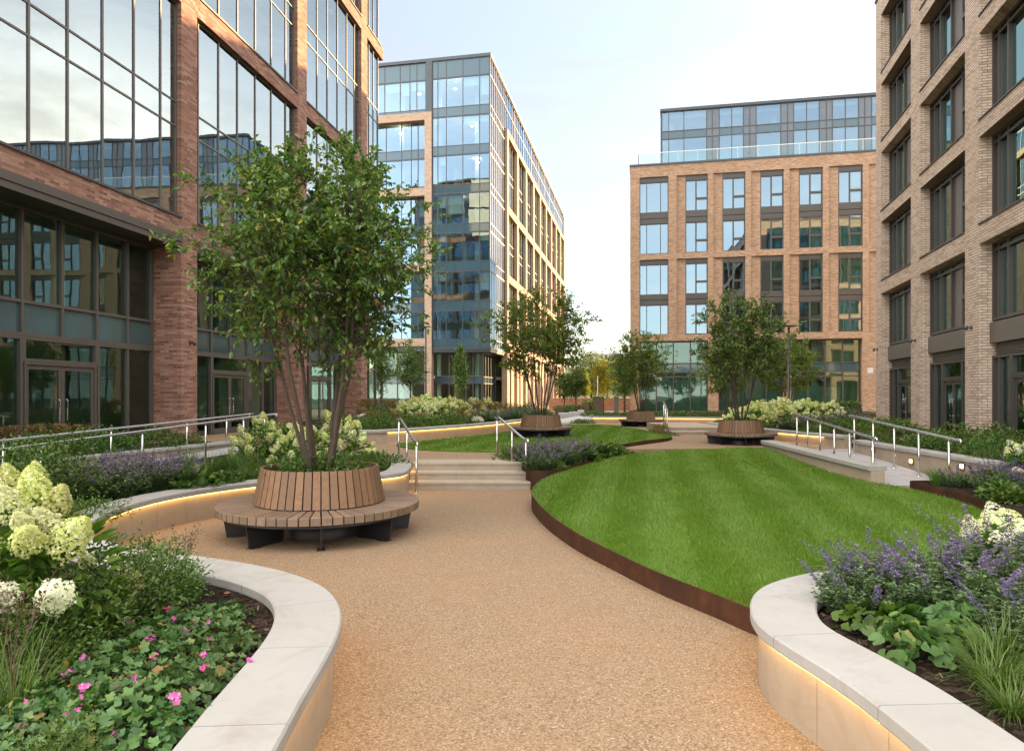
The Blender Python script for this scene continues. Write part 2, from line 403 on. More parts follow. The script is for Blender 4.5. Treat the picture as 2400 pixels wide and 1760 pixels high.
    M['led'] = m_emit('warm_light_strip', (1.0, .56, .16), LED)
    M['lamp'] = m_emit('warm_lamp', (1.0, .55, .2), LED * .9)
    M['ceil_lamp'] = m_emit('ceiling_lamp', (1.0, .86, .65), 16.0)
    M['house'] = m_plain('far_render', (.5, .5, .5), .8)
    M['boulder'] = m_stone('boulder_stone', (.42, .36, .30), (.5, .45, .38), .85)
    M['redwall'] = m_brick('garden_brick', [(.40, .17, .085), (.46, .21, .11), (.28, .11, .06), (.52, .29, .17)], (.34, .24, .17), .3, .1)
    M['hill'] = m_plain('far_hillside', (.10, .125, .07), .95, 0, .1, .5, .05)
LED = 3.4
build_materials()
# ================================================================== SETTING
def structure(name, mb, mats): return tag(mb.build(name, mats), kind='structure')
def sheet(name, pts, z, mat, thick=None):
    mb = MB()
    if thick: mb.prism(pts, z - thick, z)
    else: mb.poly([(p[0], p[1], z) for p in pts])
    return structure(name, mb, mat)
clamp = lambda x: max(0.0, min(1.0, x))
def zl(X, Y):
    u = clamp((Y - 7) / 12.0)
    w = clamp((X - 4) / 3.2) * clamp((18.5 - Y) / 4)
    return .19 + .32 * u ** 1.6 * (1 - .9 * w)
def lawn_pt(px, py):
    z = .3
    for _ in range(25):
        X, Y = gp(px, py, z); z = .5 * z + .5 * zl(X, Y)
    return gp(px, py, z)
sheet('ground', [(-900, -200), (900, -200), (900, 1200), (-900, 1200)], -.12, M['ground'])
sheet('path', [(-12, -6), (14, -6), (14, 16), (-12, 16)], 0.0, M['resin'])
FD1 = (.1455, .989)                                   # facade direction of the red brick building
B1O = (-10.75, 22.2)
def b1p(s, inw=0.0): return (B1O[0] + FD1[0] * s - FD1[1] * inw, B1O[1] + FD1[1] * s + FD1[0] * inw)
B4O = (17.06, 32.0); FD4 = (-.2425, -.9702)
def b4p(q, inw=0.0): return (B4O[0] + FD4[0] * q - FD4[1] * inw, B4O[1] + FD4[1] * q + FD4[0] * inw)
terr = [(-60, 21.4), (-8.5, 21.4), (-7.1, 19.6), (-3.6, 17.3), (-2.6, 16.1), (-2.3, 15.12), (.1, 15.12), (.1, 16.0), (3.1, 18.8), (6.8, 19.2),
        (8.9, 18.2), (9.6, 18.6), (70, 18.6), (70, 150), (-60, 150)]
sheet('terrace', terr, .5, M['resin'], .6)
sheet('street_paving', [(1.4, 36.2), (3.84, 36.8), (6.5, 49.5), (9.6, 62), (8.3, 63.5), (5.8, 52), (3.0, 42), (1.6, 40)], .504, M['paving'])

# ---- main lawn
bot = [(1756.6, 1428), (1658, 1389), (1546, 1346), (1440, 1296), (1360, 1256), (1296, 1213), (1259, 1177), (1247, 1154), (1259, 1134), (1289, 1117), (1363, 1092), (1417, 1077), (1491, 1063), (1598, 1055), (1700, 1052.5)]
L1 = [lawn_pt(*p) for p in bot]
right = [(5.9, 19.1), (6.95, 19.0), (7.10, 18.2), (7.14, 17), (7.25, 15.2), (7.31, 14.2), (7.36, 13.8), (7.48, 13.5), (7.58, 12.6), (7.5, 11.4), (7.08, 10.0), (6.5, 9.0), (5.85, 8.0), (5.3, 7.1), (4.6, 6.5), (3.7, 6.12), (3.0, 5.9), (2.4, 5.62), (2.1, 5.5)]
lawn_edge = smooth_path(resample(catmull(L1 + right, 6, True), .12, True), 3, True)
def star_mesh(name, edge, zf, mats, rings=26, c=None):
    c = np.mean(edge, 0) if c is None else np.array(c)
    V = [(c[0], c[1], zf(*c))]; n = len(edge)
    for r in range(1, rings + 1):
        f = r / rings
        for p in edge:
            q = c + (p[:2] - c) * f; V.append((q[0], q[1], zf(*q)))
    fs = [(0, 1 + i, 1 + (i + 1) % n) for i in range(n)]
    for r in range(rings - 1):
        a, b = 1 + r * n, 1 + (r + 1) * n
        fs += [(a + i, b + i, b + (i + 1) % n, a + (i + 1) % n) for i in range(n)]
    mb = MB(); mb.add(V, fs, 0, True)
    a = 1 + (rings - 1) * n                                    # skirt down to the ground
    mb.add(V[a:a + n] + [(x, y, -.1) for x, y, z in V[a:a + n]], [(i, (i + 1) % n, n + (i + 1) % n, n + i) for i in range(n)], 0)
    return structure(name, mb, mats)
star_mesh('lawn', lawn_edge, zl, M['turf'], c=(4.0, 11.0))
L2src = [(934, 1039), (938, 1046), (981, 1052.5), (1054, 1056), (1167, 1058)]
L2w = [gp(x, y, .53) for x, y in L2src] + [(1.2, 17.45), (2.3, 18.6), (3.07, 19.3), (4.0, 20.6), (5.1, 22.2), (5.55, 23.9), (5.6, 26), (5.35, 29.5), (4.6, 33), (3.0, 33.6), (1.2, 31.2), (-.22, 27.2), (-1.65, 24), (-2.6, 22.3)]
lawn2_edge = smooth_path(resample(catmull(L2w, 6, True), .2, True), 3, True)
zl2 = lambda X, Y: .53 + .10 * clamp((X - 1.2) / 3.0) * clamp((27 - Y) / 8)
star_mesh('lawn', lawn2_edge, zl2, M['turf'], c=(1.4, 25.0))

def grass_blades(name, edge, zf, n, ymin, w0, h0, power=2.0):
    lo, hi = edge.min(0), edge.max(0); X = []; Y = []
    while sum(len(x) for x in X) < n:
        m = n
        u = RNG.random(m); y = (lo[1] ** (1 - power) + u * (hi[1] ** (1 - power) - lo[1] ** (1 - power))) ** (1 / (1 - power))
        x = lo[0] + RNG.random(m) * (hi[0] - lo[0])
        k = pts_in_poly(x, y, edge); X.append(x[k]); Y.append(y[k])
    x = np.concatenate(X)[:n]; y = np.concatenate(Y)[:n]
    z = np.array([zf(a, b) for a, b in zip(x, y)])
    sc = np.clip(y / 9.0, .8, 2.6)
    w = w0 * sc * RNG.uniform(.7, 1.3, n); h = h0 * RNG.uniform(.4, 1.3, n) * np.clip(sc, .9, 1.2)
    a = RNG.uniform(0, 2 * np.pi, n); s = np.sin((.981 * x - .1925 * y) * 2 * np.pi / 1.04)
    lean = RNG.normal(0, .45, (n, 2)) * h[:, None]; lean[:, 1] += np.sign(s) * .13 * h
    dx, dy = np.cos(a) * w / 2, np.sin(a) * w / 2
    V = np.empty((n, 3, 3)); V[:, 0] = np.stack([x - dx, y - dy, z - .004], 1); V[:, 1] = np.stack([x + dx, y + dy, z - .004], 1)
    V[:, 2] = np.stack([x + lean[:, 0], y + lean[:, 1], z + h], 1)
    o = obj(name, mesh_np(name, V.reshape(-1, 3), np.arange(3 * n).reshape(-1, 3), M['blade']))
    return tag(o, kind='stuff')
grass_blades('grass', lawn_edge, zl, 250000, 5.5, .0075, .040)
grass_blades('grass', lawn2_edge, zl2, 45000, 17, .012, .035, 1.2)

# ---- weathered steel edgings
def edging(name, path, ztop, zbot, label, cat='edging', thick=.014, closed=False, group=None):
    P = np.asarray(path, float); zt = np.array([ztop(*p) for p in P])
    mb = MB(); NL = normals_left(P, closed); n = len(P); V = []
    for i in range(n):
        for (o, z) in ((-thick, zbot), (0, zbot), (0, zt[i]), (-thick, zt[i])):
            V.append((P[i, 0] + NL[i, 0] * o, P[i, 1] + NL[i, 1] * o, z))
    fs = [(i * 4 + q, i * 4 + (q + 1) % 4, (i + 1) * 4 + (q + 1) % 4, (i + 1) * 4 + q) for i in range(n - 1) for q in range(4)]
    fs += [(0, 1, 2, 3), (4 * n - 1, 4 * n - 2, 4 * n - 3, 4 * n - 4)]
    mb.add(V, fs, 0)
    return tag(mb.build(name, M['corten']), label, cat, group)
i_l = int(np.argmin(np.hypot(lawn_edge[:, 0] - 3.2, lawn_edge[:, 1] - 18.2)))
# the lawn outline runs from the near right round the left to the far side
front = np.roll(lawn_edge, 0, 0)[:i_l + 1]
front = np.vstack([[(2.15, 5.52)], front])
edging('steel_edging', front[::-1], lambda x, y: zl(x, y) + .018, -.08, 'rust brown steel edging curving round the big striped front lawn', 'edging')
i_a = int(np.argmin(np.hypot(lawn2_edge[:, 0] - 2.0, lawn2_edge[:, 1] - 18.3))); i_b = int(np.argmin(np.hypot(lawn2_edge[:, 0] - 5.6, lawn2_edge[:, 1] - 26.5)))
edging('steel_edging', lawn2_edge[i_a:i_b + 1], lambda x, y: zl2(x, y) + .012, .4, 'rust brown steel edging round the right end of the smaller far lawn', 'edging')
bedC = resample(catmull([(.42, 14.3), (.9, 14.42), (1.65, 15.85), (2.32, 17.2), (3.25, 18.2)], 8), .15)
bedC = np.vstack([[(.12, 15.55)], [(.27, 14.9)], bedC, [(3.05, 18.75)]])
edging('steel_edging', bedC, lambda x, y: .41 + .018 * (y - 14.3), -.05, 'rust brown steel edge of the planting bed between steps and lawn', 'edging')
bedD = smooth_path(resample(catmull([(9.15, 13.35), (8.5, 13.3), (7.72, 13.28), (7.68, 12.6), (7.6, 11.4), (7.18, 9.95), (6.6, 8.95), (5.95, 7.95), (5.4, 7.05), (5.0, 6.75)], 6), .12), 1)
edging('steel_edging', bedD[::-1], lambda x, y: .33, -.05, 'rust brown steel edge of the flower bed below the right ramp', 'edging')

# ---- limestone planter walls with light strips
def stones(mb, P, prof, length, gap, za=None, NL=None):
    """sweeps the profile as separate stones with open joints"""
    NL = normals_left(P) if NL is None else NL
    d = np.linalg.norm(np.diff(P[:, :2], axis=0), axis=1); step = d.mean(); k = max(2, int(round(length / step))); n = len(P)
    i = 0
    while i < n - 1:
        j = min(n - 1, i + k)
        if n - 1 - j < k * .4: j = n - 1
        seg = P[i:j + 1].copy(); N2 = NL[i:j + 1]
        g = gap / 2 / step
        if i > 0: seg[0] = seg[0] + (seg[1] - seg[0]) * g
        if j < n - 1: seg[-1] = seg[-1] + (seg[-2] - seg[-1]) * g
        sweep(mb, seg, prof, za=None if za is None else za[i:j + 1], NL=N2)
        i = j
def planter_wall(pts, ztop, zbase, label, led=True, width=.44, za=None, cap_h=.085, group=None, it=6, name='planter_wall', led_range=(0, 1), cat='planter wall', capl=.95):
    P = smooth_path(resample(catmull(pts, 10), .06), it) if len(pts) > 2 else resample(np.array(pts, float), .06)
    za_ = None if za is None else np.array([za(*p[:2]) for p in P])
    NL = normals_left(P)
    root = empty(name, (0, 0, 0), label=label, cat=cat, group=group)
    b = .012; zc = ztop - cap_h
    mb = MB()
    stones(mb, P, [(b * .5, zc), (width - b * .5, zc), (width, zc + b), (width, ztop - b), (width - b, ztop), (b, ztop), (0, ztop - b), (0, zc + b)], capl, .006, za_, NL)
    mb.build('coping', M['cap'], root)
    mb = MB()
    stones(mb, P, [(.055, zbase - .1), (.075, zbase - .1), (.075, zc), (.055, zc)], .62, .005, za_, NL)
    sweep(mb, P, [(.07, zbase - .12), (width - .05, zbase - .12), (width - .05, zc - .002), (.07, zc - .002)], za=za_, NL=NL)
    mb.build('wall_face', M['wallstone'], root)
    if led:
        n = len(P); a, c = int(led_range[0] * (n - 1)), int(led_range[1] * (n - 1))
        mb = MB(); sweep(mb, P, [(.012, zc - .005), (.050, zc - .005), (.050, zc - .001), (.012, zc - .001)], za=za_, NL=NL, i0=a, i1=c)
        mb.build('light_strip', M['led'], root)
    return P, NL, root
PA = [(-.93, 1.2), (-.98, 2.2), (-1.003, 2.874), (-1.035, 3.338), (-1.065, 4.0), (-1.12, 4.486), (-1.24, 4.908), (-1.478, 5.362), (-1.894, 5.783), (-2.41, 6.12), (-2.95, 6.38), (-3.45, 6.57), (-3.95, 6.86), (-4.40, 7.22), (-4.75, 7.65), (-5.0, 8.15), (-5.15, 8.7),
      (-5.22, 9.5), (-5.13, 10.27), (-4.83, 11.03), (-4.35, 11.75), (-3.7, 12.3), (-3.05, 12.55), (-2.5, 12.75), (-2.22, 13.0), (-2.08, 13.45), (-2.1, 14.1), (-2.16, 14.7), (-2.3, 15.4), (-2.6, 16.1), (-3.12, 17.0), (-3.9, 17.75), (-5.1, 18.3), (-6.6, 18.8)]
PwA, NA, _ = planter_wall(PA, .5, 0, 'long serpentine limestone planter wall with glowing strip, winding round the nearest slatted bench', led_range=(.0, .80), it=10)
PE = [(9.0, 7.6), (7.0, 6.95), (5.4, 6.62), (4.5, 6.44), (3.62, 6.2), (3.02, 6.0), (2.59, 5.81), (2.33, 5.66), (2.07, 5.467), (1.87, 5.245), (1.745, 5.0), (1.675, 4.82), (1.63, 4.65), (1.605, 4.4), (1.645, 4.117), (1.72, 3.75), (1.765, 3.4), (1.78, 2.874), (1.78, 2.2), (1.76, 1.2)]
PwE, NE, _ = planter_wall(PE, .5, 0, 'limestone planter wall with glowing strip, its rounded end overlapping the front lawn', led_range=(.48, 1), it=10)
PB = [(-6.2, 20.9), (-5.5, 20.95), (-4.9, 21.05), (-4.07, 21.2), (-3.08, 22.5), (-1.7, 24.8), (-.6, 27.2), (.44, 30.3), (1.1, 32.6), (1.7, 35.5)]
PwB, NB, _ = planter_wall(PB, .9, .5, 'raised limestone wall holding the flower bed behind the smaller far lawn', led_range=(.14, 1))
PG = [(9.6, 29.9), (8.9, 29.6), (8.35, 29.1), (8.15, 28.3), (8.2, 26), (8.5, 23.2), (8.9, 21.1), (9.35, 19.3)]
PwG, NG, _ = planter_wall(PG, .84, .5, 'curved limestone planter wall with glowing strip, behind the round bench beside the right ramp', led_range=(.08, .93))
PH = [(4.3, 36.3), (6.5, 35.9), (9, 35.5), (12.5, 34.9)]
PwH, NH, _ = planter_wall(PH, .84, .5, 'far straight limestone wall with glowing strip, behind the most distant round bench')
# ramp walls
PL = [(-12.4, 3.7), (-7.95, 20.3)]
PwL, NLw, wallL = planter_wall(PL, .655, -.1, 'pale limestone wall along the left ramp below the dark shrubs', False, .32, cap_h=.08, name='ramp_wall', cat='ramp wall')
PR = [(7.28, 13.95), (6.98, 19.15)]
zR = lambda x, y: .545 + .035 * (y - 14) - .5
PwR, NR, _ = planter_wall(PR[::-1], .5, -.2, 'low sloping limestone wall between the front lawn and the right ramp', False, .40, za=zR, cap_h=.10, name='ramp_wall', cat='ramp wall', capl=1.3)
PF = [(9.02, 18.1), (9.38, 13.45)]
zF = lambda x, y: .69 + .025 * (y - 13.4) - .5
PwF, NF, wallF = planter_wall(PF, .5, -.2, 'limestone wall with three small lamps along the far side of the right ramp', False, .34, za=zF, cap_h=.09, name='ramp_wall', cat='ramp wall', capl=1.3)
def off(P, N, o): return [tuple(p) for p in (P[:, :2] + N * o)]
# ---- ramps
mb = MB()
mb.quad((-11.6, 3.6, -.03), (-12.2, 4.0, -.03), (-8.2, 20.6, .508), (-6.9, 19.9, .508)); structure('ramp', mb, M['paving'])
mb = MB()
for k in range(9):
    y0, y1 = 14.02 + k * .52, 14.02 + (k + 1) * .52 - .006
    zz = lambda y: .13 + .378 * clamp((y - 14.02) / 4.3)
    for (a, c) in ((7.2, 7.78), (7.786, 8.4), (8.406, 9.2)):
        mb.quad((a, y0, zz(y0)), (c, y0, zz(y0)), (c - .02, y1, zz(y1)), (a - .02, y1, zz(y1)))
structure('ramp', mb, M['paving'])
sheet('path', [(7.2, 14.015), (9.3, 14.015), (9.4, 13.34), (7.4, 13.30)], .122, M['resin'], .3)
# ---- soil in the beds
soilA = off(PwA[::4], NA[::4], .25) + [(-7.25, 18.7), (-9.1, 11.9), (-11.4, 3.4), (-11.6, 1.0)]
soil = [sheet('soil', soilA, .415, M['soil'])]
soilE = off(PwE[::4], NE[::4], .25) + [(9.5, 1.0)]
sheet('soil', soilE, .415, M['soil'])
sheet('soil', off(PwB[::4], NB[::4], .2) + [(2.0, 44), (1.0, 49), (-7.2, 49), (-8.4, 38), (-9.0, 28.5), (-7.6, 22.6)], .86, M['soil'], .3)
sheet('soil', off(PwG[::4], NG[::4], .2) + [(10.5, 18.4), (13.2, 18.5), (16.4, 31), (15.5, 34), (10.2, 31.5)], .80, M['soil'], .3)
sheet('soil', off(PwH[::4], NH[::4], .2) + [(13.4, 43.5), (5.6, 46.5)], .80, M['soil'], .3)
sheet('soil', [(-12.25, 4.3), (-8.2, 20.25), (-8.6, 21.3), b1p(.2, -.05), b1p(-17.5, -.05)], .5, M['soil'], .4)
sheet('soil', [(9.25, 18.2), (9.62, 13.5), (12.2, 13.2), (13.6, 18.9), (9.7, 18.9)], .60, M['soil'], .5)
sheet('soil', [tuple(p) for p in (bedD + normals_left(bedD) * .035)[::2]] + [(5.2, 6.9), (8, 7.4), (10.6, 7.4), (12.2, 13.3), (9.3, 13.42)], .285, M['soil'], .3)
mb = MB()
bc = [tuple(p) for p in bedC]; zc_ = lambda p: .385 + .018 * (p[1] - 14.3)
mb.poly([(p[0], p[1], zc_(p)) for p in bc] + [(1.5, 18.0, .505), (.6, 17.2, .505), (.0, 16.2, .505)]); structure('soil', mb, M['soil'])
# bark chips on the two near beds
def chips(poly, n, z, ymax):
    poly = np.array(poly); lo, hi = poly.min(0), poly.max(0)
    x = RNG.uniform(lo[0], hi[0], n * 3); y = RNG.uniform(1.8, ymax, n * 3); k = pts_in_poly(x, y, poly); x, y = x[k][:n], y[k][:n]; n = len(x)
    L = RNG.uniform(.008, .022, n); W = L * RNG.uniform(.25, .5, n); a = RNG.uniform(0, 6.28, n); ti = RNG.normal(0, .35, (n, 2)); zz = z + RNG.uniform(.002, .014, n)
    c, s = np.cos(a), np.sin(a); V = np.empty((n, 4, 3))
    for q, (u, v) in enumerate(((-1, -1), (1, -.7), (1, 1), (-1, .8))):
        V[:, q] = np.stack([x + u * L * c - v * W * s, y + u * L * s + v * W * c, zz + u * L * ti[:, 0] + v * W * ti[:, 1]], 1)
    o = obj('bark_mulch', mesh_np('bark_mulch', V.reshape(-1, 3), np.arange(4 * n).reshape(-1, 4), M['chip'])); tag(o, kind='stuff')
chips(soilA, 13000, .416, 7.2); chips(soilE, 9000, .416, 6.4)

# ---- steps
def steps(name, x0, x1, y, z0, n, rise, tread, label, back=.35):
    root = empty(name, (0, 0, 0), label=label, cat='steps')
    for k in range(n):
        mb = MB(); b = .012; zt = z0 + rise * (k + 1); y0 = y + tread * k; y1 = y0 + tread + (.02 if k < n - 1 else back)
        prof = [(y0, z0 - .05), (y0, zt - .06), (y0 - .018, zt - .055), (y0 - .018, zt - b), (y0 - .018 + b, zt), (y1, zt), (y1, z0 - .05)]
        cuts = np.linspace(x0, x1, 4) + (0, .25 * (k % 2) - .12, .12 - .3 * (k % 2), 0)
        for a, c in zip(cuts[:-1], cuts[1:]):
            a += .002; c -= .002; m = len(prof)
            V = [(a, p, q) for p, q in prof] + [(c, p, q) for p, q in prof]
            mb.add(V, [(i, (i + 1) % m, m + (i + 1) % m, m + i) for i in range(m)] + [tuple(range(m - 1, -1, -1)), tuple(range(m, 2 * m))])
        mb.build('step', M['step'], root)
    return root
steps('stone_steps', -2.2, .40, 14.38, 0, 3, .169, .36, 'three broad stone steps between the serpentine wall and the lawn')
steps('stone_steps', 5.95, 8.15, 25.4, .5, 2, .14, .4, 'two low stone steps behind the small far lawn', 4.0)
steps('stone_steps', -6.3, -4.95, 20.2, .5, 2, .15, .3, 'short flight of stone steps at the left end of the flower bed wall', .6)
# ---- distance: hill, garden wall
def hill():
    n, m = 60, 14; V = []
    for j in range(m):
        for i in range(n):
            x = -260 + i * 10; y = 240 + j * 16
            h = 15 * math.exp(-((j - 7) / 4.2) ** 2) * (1 + .35 * mnoise.noise((x * .012, y * .012, 1.7))) + 2.2 * mnoise.noise((x * .07, y * .07, 4.1))
            V.append((x, y, h - .5))
    fs = [(j * n + i, j * n + i + 1, (j + 1) * n + i + 1, (j + 1) * n + i) for j in range(m - 1) for i in range(n - 1)]
    mb = MB(); mb.add(V, fs, 0, True); structure('hills', mb, M['hill'])
hill()
mb = MB(); f = lambda x, y, z: (x, y, z)
mb.box((3.6, 66, .4), (11.75, 66.3, 1.66)); w = mb.build('garden_wall', M['redwall'])
tag(w, 'long low orange brick garden wall closing the far end of the square', 'wall')
# ================================================================== BUILDINGS
# each building: an Empty at its ground corner, local x along the main front, local y inward
def win(root, f, a0, a1, z0, z1, dep, xs=(), zs=(), glass='glass1', fm='frame', bar=.06, panels=None, extra=(), name='window', fd=.07, tilt=.0025, edge=None, blind=0.0, skip=()):
    panels = panels or {}; edge = edge or bar
    mb = MB(); B = lambda p, q: mb.box(p, q, 0, f)
    B((a0, dep - fd - .012, z0), (a0 + edge, dep + .06, z1)); B((a1 - edge, dep - fd - .012, z0), (a1, dep + .06, z1))
    B((a0 + edge, dep - fd - .01, z0), (a1 - edge, dep + .058, z0 + edge)); B((a0 + edge, dep - fd - .01, z1 - edge), (a1 - edge, dep + .058, z1))
    for x in xs: B((x - bar / 2, dep - fd, z0 + edge), (x + bar / 2, dep + .05, z1 - edge))
    for z in zs: B((a0 + edge, dep - fd + .006, z - bar / 2), (a1 - edge, dep + .045, z + bar / 2))
    for (p, q, z) in extra: B((p, dep - fd - .02, z - bar * .8), (q, dep + .04, z + bar * .8))
    fr = mb.build(name, M[fm], root)
    X = [a0 + edge * .5] + list(xs) + [a1 - edge * .5]; Z = [z0 + edge * .5] + list(zs) + [z1 - edge * .5]
    g = MB(); pn = {}; bl = MB()
    for i in range(len(X) - 1):
        for j in range(len(Z) - 1):
            if (i, j) in skip: continue
            k = panels.get((i, j)) or panels.get(('c', i)) or panels.get(('r', j))
            if k:
                pq = MB(); pq.box((X[i], dep - .012, Z[j]), (X[i + 1], dep + .02, Z[j + 1]), 0, f); pq.build('panel', M[k], fr); continue
            t = [random.uniform(-tilt, tilt) for _ in range(3)]
            g.quad(f(X[i], dep + t[0], Z[j]), f(X[i + 1], dep + t[1], Z[j]), f(X[i + 1], dep + t[1] + t[2], Z[j + 1]), f(X[i], dep + t[0] + t[2], Z[j + 1]))
            if blind and random.random() < blind and Z[j + 1] - Z[j] > .8:
                h = (Z[j + 1] - Z[j]) * random.choice((.22, .3, .3, .45, .65))
                bl.quad(f(X[i] + .05, dep + .16, Z[j + 1] - h), f(X[i + 1] - .05, dep + .16, Z[j + 1] - h), f(X[i + 1] - .05, dep + .16, Z[j + 1]), f(X[i] + .05, dep + .16, Z[j + 1]))
    if g.v: g.build('pane', M[glass], fr)
    if bl.v: bl.build('blind', M['blind'], fr)
    return fr
def door(root, f, a0, a1, z0, z1, dep, glass='glassg', fm='bronze', leaves=2):
    mb = MB(); w = .07
    B = lambda p, q: mb.box(p, q, 0, f)
    B((a0, dep - .10, z0), (a0 + w, dep + .05, z1)); B((a1 - w, dep - .10, z0), (a1, dep + .05, z1)); B((a0 + w, dep - .098, z1 - w), (a1 - w, dep + .05, z1))
    g = MB(); n = leaves; W = (a1 - a0 - 2 * w) / n
    for i in range(n):
        p, q = a0 + w + i * W + .006, a0 + w + (i + 1) * W - .006
        B((p, dep - .06, z0 + .02), (p + .09, dep - .01, z1 - w - .01)); B((q - .09, dep - .06, z0 + .02), (q, dep - .01, z1 - w - .01))
        B((p + .09, dep - .058, z0 + .02), (q - .09, dep - .012, z0 + .22)); B((p + .09, dep - .058, z1 - w - .12), (q - .09, dep - .012, z1 - w - .01))
        g.quad(f(p + .09, dep - .035, z0 + .22), f(q - .09, dep - .035, z0 + .22), f(q - .09, dep - .035, z1 - w - .12), f(p + .09, dep - .035, z1 - w - .12))
    d = mb.build('door', M[fm], root); g.build('pane', M[glass], d)
    for i in range(n):
        h = MB(); x = a0 + w + (W * (i + 1) - .13 if i % 2 == 0 else W * i + .13)
        h.tube([f(x, dep - .07, z0 + .75), f(x, dep - .13, z0 + .78), f(x, dep - .13, z0 + 1.35), f(x, dep - .07, z0 + 1.38)], .016, 6); h.build('handle', M['steel'], d)
    return d
def interior(root, f, a0, a1, floors, dep, depth, cols=True):
    mb = MB()
    for z in floors: mb.box((a0 + .05, dep + .22, z - .3), (a1 - .05, dep + depth, z), 0, f)
    mb.box((a0 + .04, dep + depth + .004, floors[0]), (a1 - .04, dep + depth + .2, floors[-1]), 0, f)
    if cols:
        n = max(1, int((a1 - a0) / 4.1))
        for i in range(n + 1):
            a = a0 + .6 + (a1 - a0 - 1.4) * i / n
            for z0, z1 in zip(floors[:-1], floors[1:]):
                mb.box((a - .2, dep + 1.0, z0 + .002), (a + .2, dep + 1.4, z1 - .302), 0, f)
                if random.random() < .6:                         # a partition standing in the room
                    p = a + random.uniform(.5, 2.5)
                    mb.box((p, dep + 1.6, z0 + .002), (p + .12, dep + depth - .01, z1 - .302), 0, f)
    return mb.build('interior', M['interior'], root)
def shell(root, x0, x1, y0, y1, z1, mat):
    mb = MB()
    mb.box((x0, y0, -.1), (x1, y1, z1)); return mb.build('rear_block', M[mat], root)
def wall_lamp(root, f, a, z, dep=0.0, lit=False):
    mb = MB(); mb.box((a - .05, dep - .03, z - .06), (a + .05, dep - .002, z + .06), 0, f)
    mb.tube([f(a, dep - .03, z), f(a, dep - .16, z + .01)], .02, 6)
    mb.tube([f(a, dep - .16, z + .06), f(a, dep - .17, z - .08)], .05, 10)
    return mb.build('wall_lamp', M['frame'], root)
F0 = lambda a, d, z: (a, d, z)
FL = lambda a, d, z: (d, a, z)

